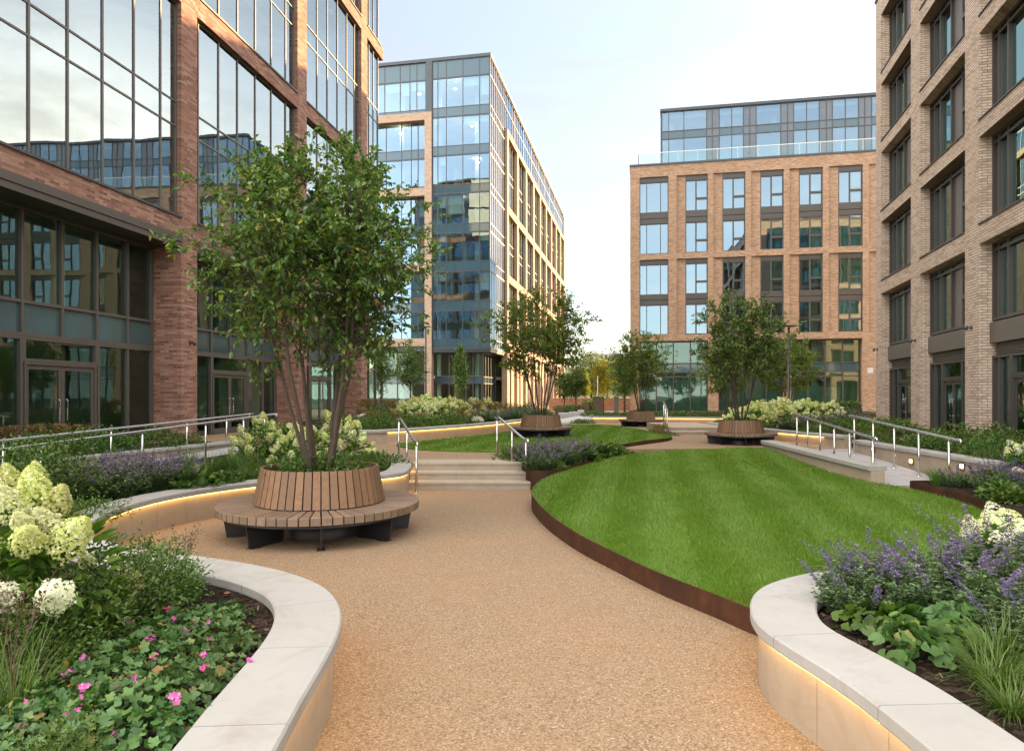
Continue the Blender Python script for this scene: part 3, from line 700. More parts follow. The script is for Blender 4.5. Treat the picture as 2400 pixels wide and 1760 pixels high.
# ---------------- red brick building, left
b1 = empty('red_brick_building', (B1O[0], B1O[1], 0), math.atan2(FD1[1], FD1[0]), 1, 'red brick office block with tall gridded windows, filling the left side of the square', 'building')
def red_building():
    bays = [(-15.75, -8.3), (-7.45, 0.0), (.85, 8.28), (9.2, 16.1), (17.0, 19.3)]
    piers = [(-17.2, -15.75), (-8.3, -7.45), (0, .85), (8.28, 9.2), (16.1, 17.0)]
    beams = [(7.17, 7.74), (14.75, 15.43), (22.4, 23.1), (29.8, 30.5)]
    mb = MB()
    for a, c in piers: mb.box((a, 0, -.1), (c, 1.2, 30.5))
    for a, c in bays:
        e = c if c < 19 else 19.75
        for z0, z1 in beams: mb.box((a, 0, z0), (e, .62, z1))
    mb.build('brick_wall', M['brick1'], b1)
    gx = (.02, 1.17, 2.45, 3.73, 5.0, 6.28)
    for bi, (a, c) in enumerate(bays):
        W = c - a
        offs = {0: (.55, 1.77, 2.97, 4.2, 5.46, 6.67), 1: (.55, 1.77, 2.97, 4.2, 5.46, 6.67), 2: (.33, 1.56, 2.81, 4.11, 5.39, 6.66), 3: (.33, 1.5, 2.7, 3.95, 5.2, 6.3), 4: (.75, 1.5)}[bi]
        for z0, z1 in zip((7.8, 15.45, 23.12), (14.75, 22.4, 29.8)):
            xs = [a + o for o in offs if o < W - .15]
            win(b1, F0, a, c, z0, z1, .20, xs, (z0 + 2.92, z0 + 3.72), 'glass1', 'bronze', .055, fd=.035, blind=.12)
            s = MB(); s.box((a - (.0), -.05, z0 - .065), (c, .2, z0 - .002)); s.build('window_sill', M['frame'], b1)
        # ground floor glazing set back behind the piers
        if bi < 4:
            e = c
            xs = [a + o for o in gx[1:] if o < W - .2]
            win(b1, F0, a, e, 3.5, 6.80, 1.09, xs, (4.39,), 'glassg', 'bronze', .085, {('r', 0): 'spandrel'}, fd=.09)
            win(b1, F0, a, a + gx[2], .45, 3.498, 1.09, [a + gx[1]], (), 'glassg', 'bronze', .085, fd=.09)
            win(b1, F0, a + gx[4], e, .45, 3.498, 1.09, [a + gx[5]] if gx[5] < W - .2 else [], (), 'glassg', 'bronze', .085, fd=.09)
            win(b1, F0, a + gx[2] + .002, a + gx[4] - .002, 2.85, 3.497, 1.09, (), (), 'glassg', 'bronze', .085, fd=.09)
            door(b1, F0, a + gx[2] + .04, a + gx[4] - .04, .5, 2.848, 1.09)
            mb = MB(); mb.box((a + .004, -.07, 6.95), (c - .004, .30, 7.168)); mb.box((a + .004, -.035, 6.77), (c - .004, .28, 6.948)); mb.box((a + .004, .28, 6.80), (c - .004, 1.19, 6.90))
            mb.build('canopy', M['fascia'], b1)
        else:
            win(b1, F0, a, c, .45, 7.165, .35, [a + 1.1], (3.5, 4.39), 'glassg', 'bronze', .085)
    # glazed end bay, returned round the corner
    fr = lambda a, d, z: (19.3 - d, a, z)
    win(b1, fr, .2, 15.9, 7.8, 29.8, .0, (2, 4, 6, 8, 10, 12, 14), (10.7, 11.5, 14.75, 15.43, 18.4, 22.4, 23.1, 26), 'glass1', 'bronze', .08, {('r', 1): 'spandrel', ('r', 3): 'brick1', ('r', 6): 'brick1'}, blind=.3)
    interior(b1, F0, -15.7, 19.2, [.48, 4.0, 7.78, 11.25, 15.1, 18.75, 22.75, 26.4, 30.2], 1.15, 5.5)
    shell(b1, -17.2, 19.25, 7.2, 16, 30.4, 'brick1')
    mb = MB(); mb.box((-17.2, .3, 30.25), (19.6, 16, 30.48)); mb.box((-17.25, -.04, 30.502), (19.8, .5, 30.58)); mb.build('roof', M['roof'], b1)
    mb = MB(); mb.box((-17.2, 1.2, 0), (-16.9, 16, 30.2)); mb.build('side_wall', M['brick1'], b1)
    wall_lamp(b1, F0, .45, 3.72); wall_lamp(b1, F0, 8.75, 3.72)
red_building()

# ---------------- glass and buff brick office building, middle distance
b2 = empty('glass_office_building', (-2.11, 65, 0), math.atan2(.981, .1925), 1, 'tall blue glass office building with a pale brick grid, standing behind the red brick block', 'building')
def glass_building():
    sp = [(6.5, 7.34), (10.1, 11.0), (13.86, 14.8), (17.56, 18.4), (21.35, 22.17), (25.03, 25.93), (28.75, 29.66)]
    edges = [s[0] for s in sp] + [32.5, 34.2]
    for i, (z0, z1) in enumerate(zip(edges[:-1], edges[1:])):
        top = i >= 7; zs = () if top else (sp[i][1],)
        pan = {('r', 0): 'spandrel2'} if i < 7 or top else {}
        win(b2, FL, 0.0, 5.7, z0, z1, .0, (1.0, 2.65, 4.3, 5.15), zs, 'glass2', 'grey_frame', .07, pan, tilt=.006, fd=.04, blind=.5)
        win(b2, F0, 0.0, 6.9, z0, z1, .0, (.9, 1.85, 2.85, 3.9, 4.95, 5.95), zs, 'glass2', 'bronze', .07, {}, tilt=.006, fd=.03)
        if i != 5: pass
        win(b2, FL, 6.45 if i < 6 else 6.35, 26, z0 if i < 6 else max(z0, 29.32), z1, .45 if i < 6 else .06, (7.3, 8.0, 9.0, 10.6, 12.2, 13.8, 15.4, 17, 18.6, 20.2, 21.8, 23.4), zs, 'glass2', 'grey_frame', .07, pan, tilt=.006, fd=.04, blind=.5)
    mb = MB()
    mb.box((-.25, 5.72, -.1), (.5, 6.42, 29.3)); mb.box((-.25, 6.42, 28.55), (.44, 26, 29.3))
    for z0, z1 in ((21.25, 22.0), (13.95, 14.7), (6.7, 7.45)): mb.box((-.25, 6.42, z0), (.38, 26, z1))
    mb.box((-.25, 13.2, -.1), (.5, 13.9, 6.7)); mb.box((-.25, 20.5, -.1), (.5, 21.2, 6.7))
    for k, u in enumerate((13.2, 20.5)):
        for z0, z1 in ((7.45, 13.95), (14.7, 21.25), (22.0, 28.55)): mb.box((-.25, u, z0), (.38, u + .7, z1))
    P0, S, W = 6.9, 5.67, .8
    n = 10
    for i in range(n):
        t = P0 + S * i
        mb.box((t, -.3, -.1), (t + W, .3, 30.0))
        if i < n - 1:
            for z0, z1 in ((29.3, 30.0), (21.2, 22.0), (13.9, 14.7), (6.6, 7.4)): mb.box((t + W, -.3, z0), (t + S, .28, z1))
    mb.build('brick_wall', M['brick2'], b2)
    gb = MB()
    for i in range(n - 1):
        a, c = P0 + S * i + W, P0 + S * (i + 1)
        xs = [a + (c - a) * q / 4 for q in (1, 2, 3)]
        for z0, z1 in ((7.4, 13.9), (14.7, 21.2), (22.0, 29.3)):
            m = (z0 + z1) / 2
            win(b2, F0, a, c, z0, z1, .10, xs, (m - .45, m + .45), 'glass2', 'bronze', .07, tilt=.006, fd=.03)
        a2 = a - W if i else a - W + .0
        win(b2, F0, a2, c, 30.0, 34.2, .04, [a2 + (c - a2) * q / 4 for q in (1, 2, 3)], (32.5,), 'glass2', 'bronze', .07, tilt=.006, fd=.03)
        gb.box((a, .0, -.1), (a + 2.0, .25, 6.6)); gb.box((a + 2.9, .0, -.1), (c, .25, 6.6))
        win(b2, F0, a + 2.0, a + 2.9, .5, 6.6, .2, (), (3.6,), 'glassg', 'frame', .07)
    gb.build('ground_wall', M['brick2'], b2)
    e = P0 + S * (n - 1) + W
    win(b2, F0, e - .05, e + 1.4, 7.4, 34.2, .04, (e + .7,), (14.3, 21.6, 29.6), 'glass2', 'bronze', .09)
    mb = MB()                                                    # dark rib, overhang soffit and roof edge
    mb.box((-.12, 5.72, 29.302), (.3, 6.33, 34.2)); mb.box((-.08, -.08, 6.08), (6.88, 5.7, 6.30)); mb.box((-.14, -.14, 6.302), (6.88, 5.71, 6.498))
    mb.box((-.06, 6.43, 6.2), (.9, 26, 6.69)); mb.box((-.12, -.12, 34.202), (.6, 26, 34.5)); mb.box((.6, -.12, 34.202), (e + 1.4, .6, 34.5))
    mb.build('metal_trim', M['grey_frame'], b2)
    win(b2, FL, 1.0, 5.72, .45, 6.08, 1.0, (1.9, 2.6, 4.3), (3.1, 3.75), 'glassg', 'frame', .09, {('r', 1): 'spandrel2'})
    win(b2, F0, 1.0, 6.9, .45, 6.08, 1.0, (2.2, 3.4, 4.6, 5.8), (3.1, 3.75), 'glassg', 'frame', .09, {('r', 1): 'spandrel2'})
    win(b2, FL, 6.42, 26, .45, 6.2, .9, (8, 9.6, 11.2, 12.8, 14.4, 16, 17.6, 19.2, 20.8), (3.1, 3.9), 'glassg', 'frame', .09, {('r', 1): 'spandrel2'})
    fl = [.48, 3.9, 6.6, 10.6, 14.3, 18.0, 21.8, 25.5, 29.2, 33.5]
    interior(b2, FL, 1.2, 26, fl, 1.1, 6.0)
    interior(b2, F0, 8.4, e, fl, .5, 6.0, False)
    shell(b2, 7.5, e + 1.3, 7.2, 26, 34.3, 'roof')
    mb = MB(); mb.box((.3, .3, 34.0), (e + 1.3, 26, 34.19)); mb.build('roof', M['roof'], b2)
    mb = MB()                                                    # ceiling lamps seen in the top rooms
    for (u, z) in ((3.9, 32.2), (7.6, 32.0), (4.9, 30.1), (9.6, 28.2), (2.2, 28.4), (1.6, 24.8), (3.4, 21.2)):
        mb.box((1.6, u - .12, z - .04), (1.84, u + .12, z))
    mb.build('ceiling_lamp', M['ceil_lamp'], b2)
glass_building()

# ---------------- brown brick building across the square
b3 = empty('brown_brick_building', (9.35, 54, 0), math.atan2(-.1925, .981), 1, 'brown brick apartment building topped by a set-back blue glass storey, closing the far end', 'building')
def brown_building():
    cols = [(.73, 2.95)] + [(4.25 + 2.78 * i, 5.92 + 2.78 * i) for i in range(11)]
    end = 36.5
    opens = [(cols[0][0], cols[0][1])] + [(a - .68, c) for a, c in cols[1:]]
    mb = MB(); pe = [0.0] + [c for _, c in opens]; ps = [a for a, _ in opens] + [end]
    for a, c in zip(pe, ps): mb.box((a, 0, 6.2), (c, .5, 20.0))
    for a, c in opens:
        for z0, z1 in ((6.2, 6.7), (12.6, 13.06), (19.1, 20.0)): mb.box((a, .0, z0), (c, .5, z1))
    for (a, c) in opens[1:]:
        for z0, z1 in ((6.7, 12.6), (13.06, 19.1)): mb.box((a, .14, z0), (a + .68, .5, z1))
    gp_ = [(0, .73), (5.95, 6.72), (11.5, 12.05), (17.0, 18.0), (23, 24), (30, 31)]
    for a, c in gp_: mb.box((a, 0, -.1), (c, .9, 6.2))
    mb.build('brick_wall', M['brick3'], b3)
    for ci, (a, c) in enumerate(cols):
        for z0, z1 in ((16.3, 18.72), (13.06, 15.45), (9.84, 12.24), (6.7, 9.06)):
            if ci == 0: win(b3, F0, a, c, z0, z1, .22, (a + .55, a + 1.62), (), 'glass3', 'frame', .06, tilt=.008)
            else:
                x = a + .8; zz = z0 + .40 * (z1 - z0)
                win(b3, F0, a, c, z0, z1, .22, (x,), (), 'glass3', 'frame', .10, extra=[(x, c, zz)], tilt=.008, edge=.07, blind=.3)
        for z0, z1 in ((18.722, 19.098), (15.452, 15.82), (15.86, 16.298), (12.242, 12.598), (9.062, 9.42), (9.46, 9.838)):
            mb = MB(); mb.box((a, .12, z0), (c, .4, z1)); mb.build('spandrel', M['frame'], b3)
    ga = [(.73, 5.95), (6.72, 11.5), (12.05, 17.0), (18, 23), (24, 30)]
    for i, (a, c) in enumerate(ga):
        n = 4; xs = [a + (c - a) * k / n for k in range(1, n)]
        win(b3, F0, a, c, .45, 6.19, .5, xs, (3.4, 3.75, 4.45), 'glassg', 'frame', .09, {('r', 2): 'spandrel2'}, tilt=.008)
        mb = MB(); mb.quad((a + .1, .75, .6), (c - .1, .75, .6), (c - .1, .75, 3.3), (a + .1, .75, 3.3)) if i != 2 else mb.quad((a + .1, .75, .6), (c - 1.3, .75, .6), (c - 1.3, .75, 2.6), (a + .1, .75, 2.6))
        mb.build('blind', M['film'], b3)
    # glass storey on the roof
    def vv(zx):
        k = (zx / 3.305 + 1450 - CX) / F; dx, dy = 2.2 * .1925, 2.2 * .981
        return (k * (54 + dy) - 9.35 - dx) / (.981 + .1925 * k)
    px = [388, 505, 680, 725, 780, 875, 965, 1015, 1065, 1255, 1308, 1355, 1455, 1553, 1608, 1655, 1755, 1857, 1905]
    xs = [vv(p) for p in px]; x0 = vv(332)
    while xs[-1] < 35: xs += [xs[-1] + .5, xs[-1] + 1.35, xs[-1] + 2.2, xs[-1] + 2.65]
    xs = [x for x in xs if x < end - .3]
    pan = {}
    for i in range(3, len(xs)):
        w = (xs[i] - xs[i - 1])
        if w < .62 or (i in (3,)): pan[('c', i)] = 'cladding'
    win(b3, F0, x0, end, 20.2, 25.0, 2.2, xs, (22.77, 23.4), 'glass2', 'frame', .06, {**pan, **{(i, 1): 'spandrel2' for i in range(len(xs) + 1) if ('c', i) not in pan}}, tilt=.008, fd=.05)
    fs = lambda a, d, z: (x0 + d + (a - 2.2) * .04, a, z)
    win(b3, fs, 2.2, 12, 20.2, 25.0, .0, (4, 6, 8, 10), (22.77, 23.4), 'glass2', 'frame', .06)
    mb = MB(); mb.prism([(x0 - .12, 2.05), (end, 2.05), (end, 14), (x0 + .42, 14)], 25.002, 25.22); mb.box((-.05, -.05, 20.002), (end, .35, 20.14)); mb.box((-.05, .35, 20.002), (.35, 14, 20.14)); mb.box((0.01, .36, 19.8), (end, 14, 19.99)); mb.box((x0 + .1, 2.5, 19.992), (end, 13.9, 20.1))
    mb.build('roof', M['grey_frame'], b3)
    mb = MB(); g = MB(); x = .7
    mb.box((.6, .5, 21.12), (end, .55, 21.17)); mb.box((.6, .552, 21.12), (.65, 9, 21.168))
    while x < end - 1:
        mb.box((x - .012, .52, 20.14), (x + .012, .545, 21.12)); g.quad((x + .02, .53, 20.2), (x + 1.48, .53, 20.2), (x + 1.48, .53, 21.11), (x + .02, .53, 21.11)); x += 1.5
    g.quad((.62, .6, 20.2), (.62, 9, 20.2), (.62, 9, 21.11), (.62, .6, 21.11))
    b = mb.build('balustrade', M['steel'], b3); g.build('pane', M['glassb'], b)
    fl = [.48, 3.6, 6.4, 9.5, 12.8, 15.9, 19.2]
    interior(b3, F0, .4, end, fl, .62, 5.0)
    interior(b3, F0, x0 + .2, end, [20.2, 24.9], 2.4, 5.0)
    shell(b3, .02, end, 6.2, 28, 19.95, 'brick3')
    mb = MB(); mb.box((.0, .5, -.1), (.4, 6.2, 19.8)); mb.build('side_wall', M['brick3'], b3)
    shell(b3, x0 + 1.4, end, 7.7, 26, 24.9, 'roof')
    mb = MB(); mb.box((17.35, -.02, 3.6), (17.75, -.002, 4.0)); mb.build('wall_sign', M['house'], b3)
brown_building()

# ---------------- tan grey brick building, right
b4 = empty('tan_brick_building', (B4O[0], B4O[1], 0), math.atan2(FD4[1], FD4[0]), 1, 'tan grey brick apartment building with deep dark-framed windows, filling the right side', 'building')
def tan_building():
    wins = [(.86, 5.05), (6.1, 10.4), (11.47, 15.77), (16.84, 21.14), (22.2, 26.5)]
    piers = [(0, .86), (5.05, 6.1), (10.4, 11.47), (15.77, 16.84), (21.14, 22.2), (26.5, 27.6)]
    bands = [(6.6, 7.19), (9.85, 10.36), (13.03, 13.54), (16.14, 16.66), (19.3, 20.3)]
    mb = MB()
    for a, c in piers: mb.box((a, 0, -.1), (c, .72, 20.3))
    for a, c in wins:
        for z0, z1 in bands: mb.box((a, 0, z0), (c, .70, z1))
    mb.build('brick_wall', M['brick4'], b4)
    for (a, c) in wins:
        xs = (a + .42, a + 1.02, a + 2.05, a + 3.05)
        for z0, z1 in ((16.66, 19.3), (13.54, 16.14), (10.36, 13.03), (7.19, 9.85), (4.2, 6.6)):
            s = MB(); s.box((a - .0, -.04, z0 - (0 if z0 > 5 else .04)), (c, .42, z0 + .04)); s.build('window_sill', M['frame'], b4) if z0 > 5 else None
            zz = z0 + .45 * (z1 - z0)
            win(b4, F0, a + .002, c - .002, z0 + .045, z1, .46, xs, (z1 - .24,), 'glass4', 'frame', .08, {('c', 0): 'bronze', ('c', 3): 'bronze', ('r', 1): 'bronze'}, extra=[(xs[3], c, zz)], fd=.1, edge=.09, tilt=.004, blind=.3)
        mb = MB(); mb.box((a + .003, .28, 3.56), (c - .003, .5, 4.19))
        mb.build('metal_panel', M['bronze'], b4)
        mb = MB()
        for k in range(6): mb.box((a + .08, .40 + .005 * (k % 2), 3.22 + k * .055), (c - .08, .48, 3.25 + k * .055))
        mb.box((a + .05, .485, 3.2), (c - .05, .5, 3.555)); mb.build('louvre', M['bronze'], b4)
        win(b4, F0, a + .002, a + 1.25, .45, 3.19, .46, (a + .45,), (), 'glassg', 'frame', .08, {('c', 0): 'bronze'}, fd=.1)
        win(b4, F0, a + 3.05, c - .002, .45, 3.19, .46, (), (), 'glassg', 'frame', .08, fd=.1)
        win(b4, F0, a + 1.252, a + 3.048, 2.55, 3.19, .46, (), (), 'glassg', 'frame', .08, fd=.1)
        door(b4, F0, a + 1.255, a + 3.045, .48, 2.548, .46, fm='frame')
    interior(b4, F0, .1, 27.5, [.46, 3.9, 7.0, 10.2, 13.4, 16.5, 19.9], .75, 4.5)
    shell(b4, .02, 27.5, 5.9, 17, 20.2, 'brick4')
    mb = MB(); mb.box((.02, .72, -.1), (.4, 5.9, 20.1)); mb.box((27.2, .72, -.1), (27.6, 5.9, 20.1)); mb.build('side_wall', M['brick4'], b4)
    mb = MB(); mb.box((-.05, -.05, 20.302), (27.65, .5, 20.42)); mb.box((.01, .5, 20.02), (27.6, 17, 20.29)); mb.build('roof', M['frame'], b4)
    fe = lambda a, d, z: (d, a, z)
    for z0, z1 in ((16.66, 19.3), (13.54, 16.14), (10.36, 13.03), (7.19, 9.85), (4.2, 6.6), (.9, 3.4)):
        for a in (1.6, 5.2, 8.8, 12.4): win(b4, fe, a, a + 2.2, z0, z1, -.02, (a + .8,), (), 'glass4', 'frame', .08, fd=.04, tilt=.006)
    wall_lamp(b4, F0, 5.6, 4.1); wall_lamp(b4, F0, 10.95, 4.1); wall_lamp(b4, F0, .3, 4.1)
tan_building()
# ---------------- far buildings on the hillside
for (x, y, w, d, z0, h, nm, lab) in ((37, 262, 16, 10, 14.5, 3.0, 'distant_house', 'low wide grey house on the distant hillside, farthest back'), (29, 240, 4.0, 6, 9, 5, 'distant_block', 'small white block in front of the distant hillside')):
    hb = empty(nm, (x, y, z0 - 4), 0, 1, lab, 'house')
    mb = MB(); mb.box((-w / 2, 0, 0), (w / 2, d, h + 4)); wl = mb.build('wall', M['house'], hb)
    mb = MB(); a = w / 2 + .5
    mb.hexa([(-a, -.5, h + 4), (a, -.5, h + 4), (a, d + .5, h + 4), (-a, d + .5, h + 4), (-a * .6, d * .3, h + 5.4), (a * .6, d * .3, h + 5.4), (a * .6, d * .7, h + 5.4), (-a * .6, d * .7, h + 5.4)])
    mb.build('roof', M['granite'], hb)
    mb = MB()
    for k in range(int(w / 2)): mb.box((-w / 2 + .5 + k * 2, -.03, 5), (-w / 2 + 1.6 + k * 2, -.004, 6.4))
    mb.build('window', M['frame'], hb)
# ================================================================== FURNITURE
# ---- round slatted bench with a planter in its middle
def bench_meshes():
    out = []
    r0, r1, zt, th = .90, 1.42, .455, .105
    n = 64; mb = MB(); g = .0085
    for i in range(n):
        a = 2 * math.pi * (i + .5) / n; ca, sa = math.cos(a), math.sin(a)
        w0, w1 = r0 * math.pi / n - g, r1 * math.pi / n - g; b = .008
        def p(r, w, z): return (r * ca - w * sa, r * sa + w * ca, z)
        j = random.uniform(-.0015, .0015)
        mb.hexa([p(r0, -w0, zt - th), p(r1, -w1, zt - th), p(r1, w1, zt - th), p(r0, w0, zt - th), p(r0, -w0, zt - b + j), p(r1, -w1, zt - b + j), p(r1, w1, zt - b + j), p(r0, w0, zt - b + j)])
        mb.hexa([p(r0, -w0, zt - b + j), p(r1, -w1, zt - b + j), p(r1, w1, zt - b + j), p(r0, w0, zt - b + j), p(r0, -w0 + .004, zt + j), p(r1 - b, -w1 + .005, zt + j), p(r1 - b, w1 - .005, zt + j), p(r0, w0 - .004, zt + j)])
    out.append(('seat', mb.mesh('seat', M['woodtop'])))
    n = 48; mb = MB(); rb, rt, z0, z1, t = .925, .825, .47, .965, .035
    for i in range(n):
        a = 2 * math.pi * (i + .5) / n; ca, sa = math.cos(a), math.sin(a)
        def p(r, w, z): return (r * ca - w * sa, r * sa + w * ca, z)
        wb, wt = rb * math.pi / n - .0105, rt * math.pi / n - .0085; j = random.uniform(-.002, .002)
        mb.hexa([p(rb - t, -wb, z0), p(rb + j, -wb, z0), p(rb + j, wb, z0), p(rb - t, wb, z0), p(rt - t, -wt, z1), p(rt + j, -wt, z1), p(rt + j, wt, z1), p(rt - t, wt, z1)])
    out.append(('backrest', mb.mesh('backrest', M['wood'])))
    mb = MB(); mb.lathe([(.0, .30), (.88, .30), (.88, .47), (.79, .86), (.0, .875)], 48)
    out.append(('planter_liner', mb.mesh('planter_liner', M['blackmetal'])))
    mb = MB(); mb.lathe([(.0, .885), (.4, .90), (.768, .872)], 40); out.append(('soil', mb.mesh('soil', M['soil'])))
    mb = MB(); mb.lathe([(.62, .0), (.62, .34), (.0, .345)], 40); mb.lathe([(1.33, .30), (1.33, .349), (1.30, .349), (1.30, .30)], 56); mb.lathe([(.95, .29), (.95, .349), (.92, .349)], 48)
    out.append(('base_frame', mb.mesh('base_frame', M['blackmetal'])))
    mb = MB(); mb.hexa([(.72, -.011, .0), (1.27, -.011, .0), (1.27, .011, .0), (.72, .011, .0), (.66, -.011, .345), (1.33, -.011, .345), (1.33, .011, .345), (.66, .011, .345)]); mb.box((1.10, -.05, .001), (1.27, .05, .012))
    leg = mb.mesh('leg', M['blackmetal'])
    return out, leg
BM, BLEG = bench_meshes()
def bench(x, y, z, s, label, rz):
    r = empty('round_bench', (x, y, z), rz, s, label, 'bench', 'round slatted benches with trees')
    for nm, me in BM: obj(nm, me, r)
    for k in range(8):
        o = obj('leg', BLEG, r); o.rotation_euler = (0, 0, math.pi / 4 * k)
    return r
BENCH = [(-2.79, 9.95, 0.0, 1.0, 'nearest and largest round slatted bench with a tree, in the curve of the planter wall', R(-74)),
         (1.02, 24.0, .535, .79, 'round slatted bench with a tree standing on the small far lawn', R(-84)),
         (7.03, 21.0, .5, .755, 'round slatted bench with a tree behind the front lawn, before the curved glowing wall', R(-100)),
         (6.15, 32.6, .5, .74, 'most distant round slatted bench, before the far straight wall', R(-70))]
for b in BENCH: bench(*b)

# ---- stainless handrails
def handrail(label, rail, posts, group='stainless steel handrails'):
    o = rail[0]
    r = empty('handrail', (0, 0, 0), label=label, cat='handrail', group=group)
    P = catmull(rail, 5) if len(rail) > 2 else rail
    mb = MB(); mb.tube(list(map(tuple, P)), .027, 12)
    for e in (P[0], P[-1]): mb.lathe([(0.0, 0), (.0, 0)], 3) if False else None
    mb.build('rail', M['steel'], r)
    for (x, y, zb, zt) in posts:
        mb = MB(); mb.tube([(x, y, zb - .05), (x, y, zt - .07)], .026, 12); mb.tube([(x, y, zt - .075), (x, y, zt - .01)], .010, 8)
        mb.lathe([(.0, zb + .008), (.045, zb + .008), (.05, zb), (.05, zb - .01)], 16, c=(x, y)); mb.build('post', M['steel'], r)
    return r
def rail_on(line, n_posts_t, zb):
    a, b = Vector(line[0]), Vector(line[1])
    return [(*(a.lerp(b, t)).xy, zb(a.lerp(b, t).y), a.lerp(b, t).z) for t in n_posts_t]
handrail('short steel handrail on the left of the three stone steps', [(-2.66, 15.82, 1.44), (-2.58, 15.62, 1.45), (-2.5, 15.42, 1.42), (-2.06, 14.22, 1.07), (-1.98, 14.0, 1.03), (-1.93, 13.88, 1.02), (-1.92, 13.84, .97)],
         [(-2.60, 15.68, .5, 1.45), (-2.29, 14.86, .34, 1.26), (-1.955, 13.95, .0, 1.03)])
handrail('short steel handrail on the right of the stone steps beside the catmint bed', [(-.40, 16.0, 1.46), (-.33, 15.85, 1.47), (-.25, 15.68, 1.43), (.22, 14.98, 1.06), (.29, 14.86, 1.03), (.34, 14.76, 1.02), (.345, 14.74, .97)],
         [(-.35, 15.9, .5, 1.46), (.0, 15.32, .5, 1.26), (.30, 14.84, .0, 1.03)])
fr = [(-9.55, 10.0, .93), (-7.0, 19.55, 1.42)]; zr = lambda y: -.03 + .535 * clamp((y - 3.8) / 16.3)
handrail('long steel handrail along the near edge of the left ramp', [fr[0], tuple(Vector(fr[0]).lerp(Vector(fr[1]), .5)), fr[1], (-6.85, 19.8, 1.42), (-6.83, 19.83, 1.36)],
         [(*Vector(fr[0]).lerp(Vector(fr[1]), t).xy, zr(10 + 9.55 * t), Vector(fr[0]).lerp(Vector(fr[1]), t).z) for t in (.04, .29, .535, .74, .89, .985)])
br = [(-10.75, 10.1, .98), (-8.02, 20.35, 1.40)]
handrail('long steel handrail beside the pale wall of the left ramp', [br[0], tuple(Vector(br[0]).lerp(Vector(br[1]), .5)), br[1], (-7.95, 20.6, 1.40), (-7.94, 20.62, 1.34)],
         [(*Vector(br[0]).lerp(Vector(br[1]), t).xy, zr(10 + 10.2 * t), Vector(br[0]).lerp(Vector(br[1]), t).z) for t in (.05, .31, .55, .78, .93, 1.0)])
zrr = lambda y: .13 + .378 * clamp((y - 14.02) / 4.3)
nr = [(7.86, 18.9, 1.45), (7.52, 14.3, 1.11)]
handrail('steel handrail along the near side of the right ramp beside the lawn wall', [(7.87, 19.05, 1.44), nr[0], tuple(Vector(nr[0]).lerp(Vector(nr[1]), .5)), nr[1], (7.49, 14.02, 1.10), (7.49, 13.99, 1.03)],
         [(*Vector(nr[0]).lerp(Vector(nr[1]), t).xy, zrr(18.9 - 4.6 * t), Vector(nr[0]).lerp(Vector(nr[1]), t).z) for t in (.02, .20, .39, .58, .77, 1.02)])
fr2 = [(8.86, 17.75, 1.44), (8.98, 13.95, 1.10)]
handrail('steel handrail along the lamp-lit wall of the right ramp', [(8.86, 17.9, 1.43), fr2[0], tuple(Vector(fr2[0]).lerp(Vector(fr2[1]), .5)), fr2[1], (8.99, 13.7, 1.09), (8.99, 13.68, 1.02)],
         [(*Vector(fr2[0]).lerp(Vector(fr2[1]), t).xy, zrr(17.75 - 3.8 * t), Vector(fr2[0]).lerp(Vector(fr2[1]), t).z) for t in (.02, .25, .48, .72, .98)])
handrail('small steel handrail on the two low steps behind the far lawn', [(5.95, 26.9, 1.66), (5.93, 26.6, 1.68), (5.80, 25.5, 1.42), (5.78, 25.35, 1.40)], [(5.94, 26.7, .78, 1.68), (5.81, 25.55, .5, 1.43), (5.87, 26.1, .64, 1.55)])

# ---- small lamps set in the ramp walls
def ramp_lamp(root, x, y, z, nx, ny):
    f = lambda a, d, zz: (x + ny * a + nx * d, y - nx * a + ny * d, z + zz)
    mb = MB(); w = .075
    mb.box((-w, 0, -w), (-w + .018, .03, w), 0, f); mb.box((w - .018, 0, -w), (w, .03, w), 0, f); mb.box((-w + .018, 0, w - .018), (w - .018, .04, w), 0, f); mb.box((-w + .018, 0, -w), (w - .018, .028, -w + .018), 0, f)
    o = mb.build('wall_lamp', M['bronze'], root)
    mb = MB(); mb.box((-w + .02, .002, -w * .3), (w - .02, .02, w - .02), 0, f); mb.build('lamp_lens', M['lamp'], o)
for (y, z) in ((17.25, .61), (15.8, .45), (14.2, .50)): ramp_lamp(wallF, 9.02 + .36 * (18.1 - y) / 4.65 + .052, y, z, -.997, -.077)
for (y, z) in ((16.6, .38), (11.5, .30)): ramp_lamp(wallL, -12.4 + .268 * (y - 3.7) - .052 + .0, y, z, .966, -.259)

# ---- lamp posts
def lamp_post(x, y, z, h, label, rz, banner=False):
    r = empty('lamp_post', (x, y, z), rz, 1, label, 'lamp post', 'slim lamp posts')
    mb = MB(); mb.tube([(0, 0, -.1), (0, 0, .9), (0, 0, .92), (0, 0, h)], [.085, .085, .06, .042], 12); mb.build('pole', M['blackmetal'], r)
    mb = MB(); mb.tube([(0, 0, 0), (0, 0, .03)], .12, 12)
    mb.build('base_plate', M['blackmetal'], r)
    mb = MB(); mb.box((-.30, -.09, h), (.30, .09, h + .05)); mb.tube([(0, 0, h - .12), (0, 0, h)], .05, 10)
    o = mb.build('lamp_head', M['blackmetal'], r)
    mb = MB(); mb.box((-.27, -.07, h - .012), (.27, .07, h - .001)); mb.build('lens', M['house'], o)
    if banner:
        mb = MB(); mb.tube([(-.22, 0, h * .48), (.22, 0, h * .48)], .02, 6); mb.tube([(0, 0, h * .47), (0, 0, h * .49)], .08, 8); mb.build('bracket', M['blackmetal'], r)
lamp_post(-5.3, 42, .85, 5.3, 'tall dark lamp post standing behind the pale hydrangeas of the left bed', .1, True)
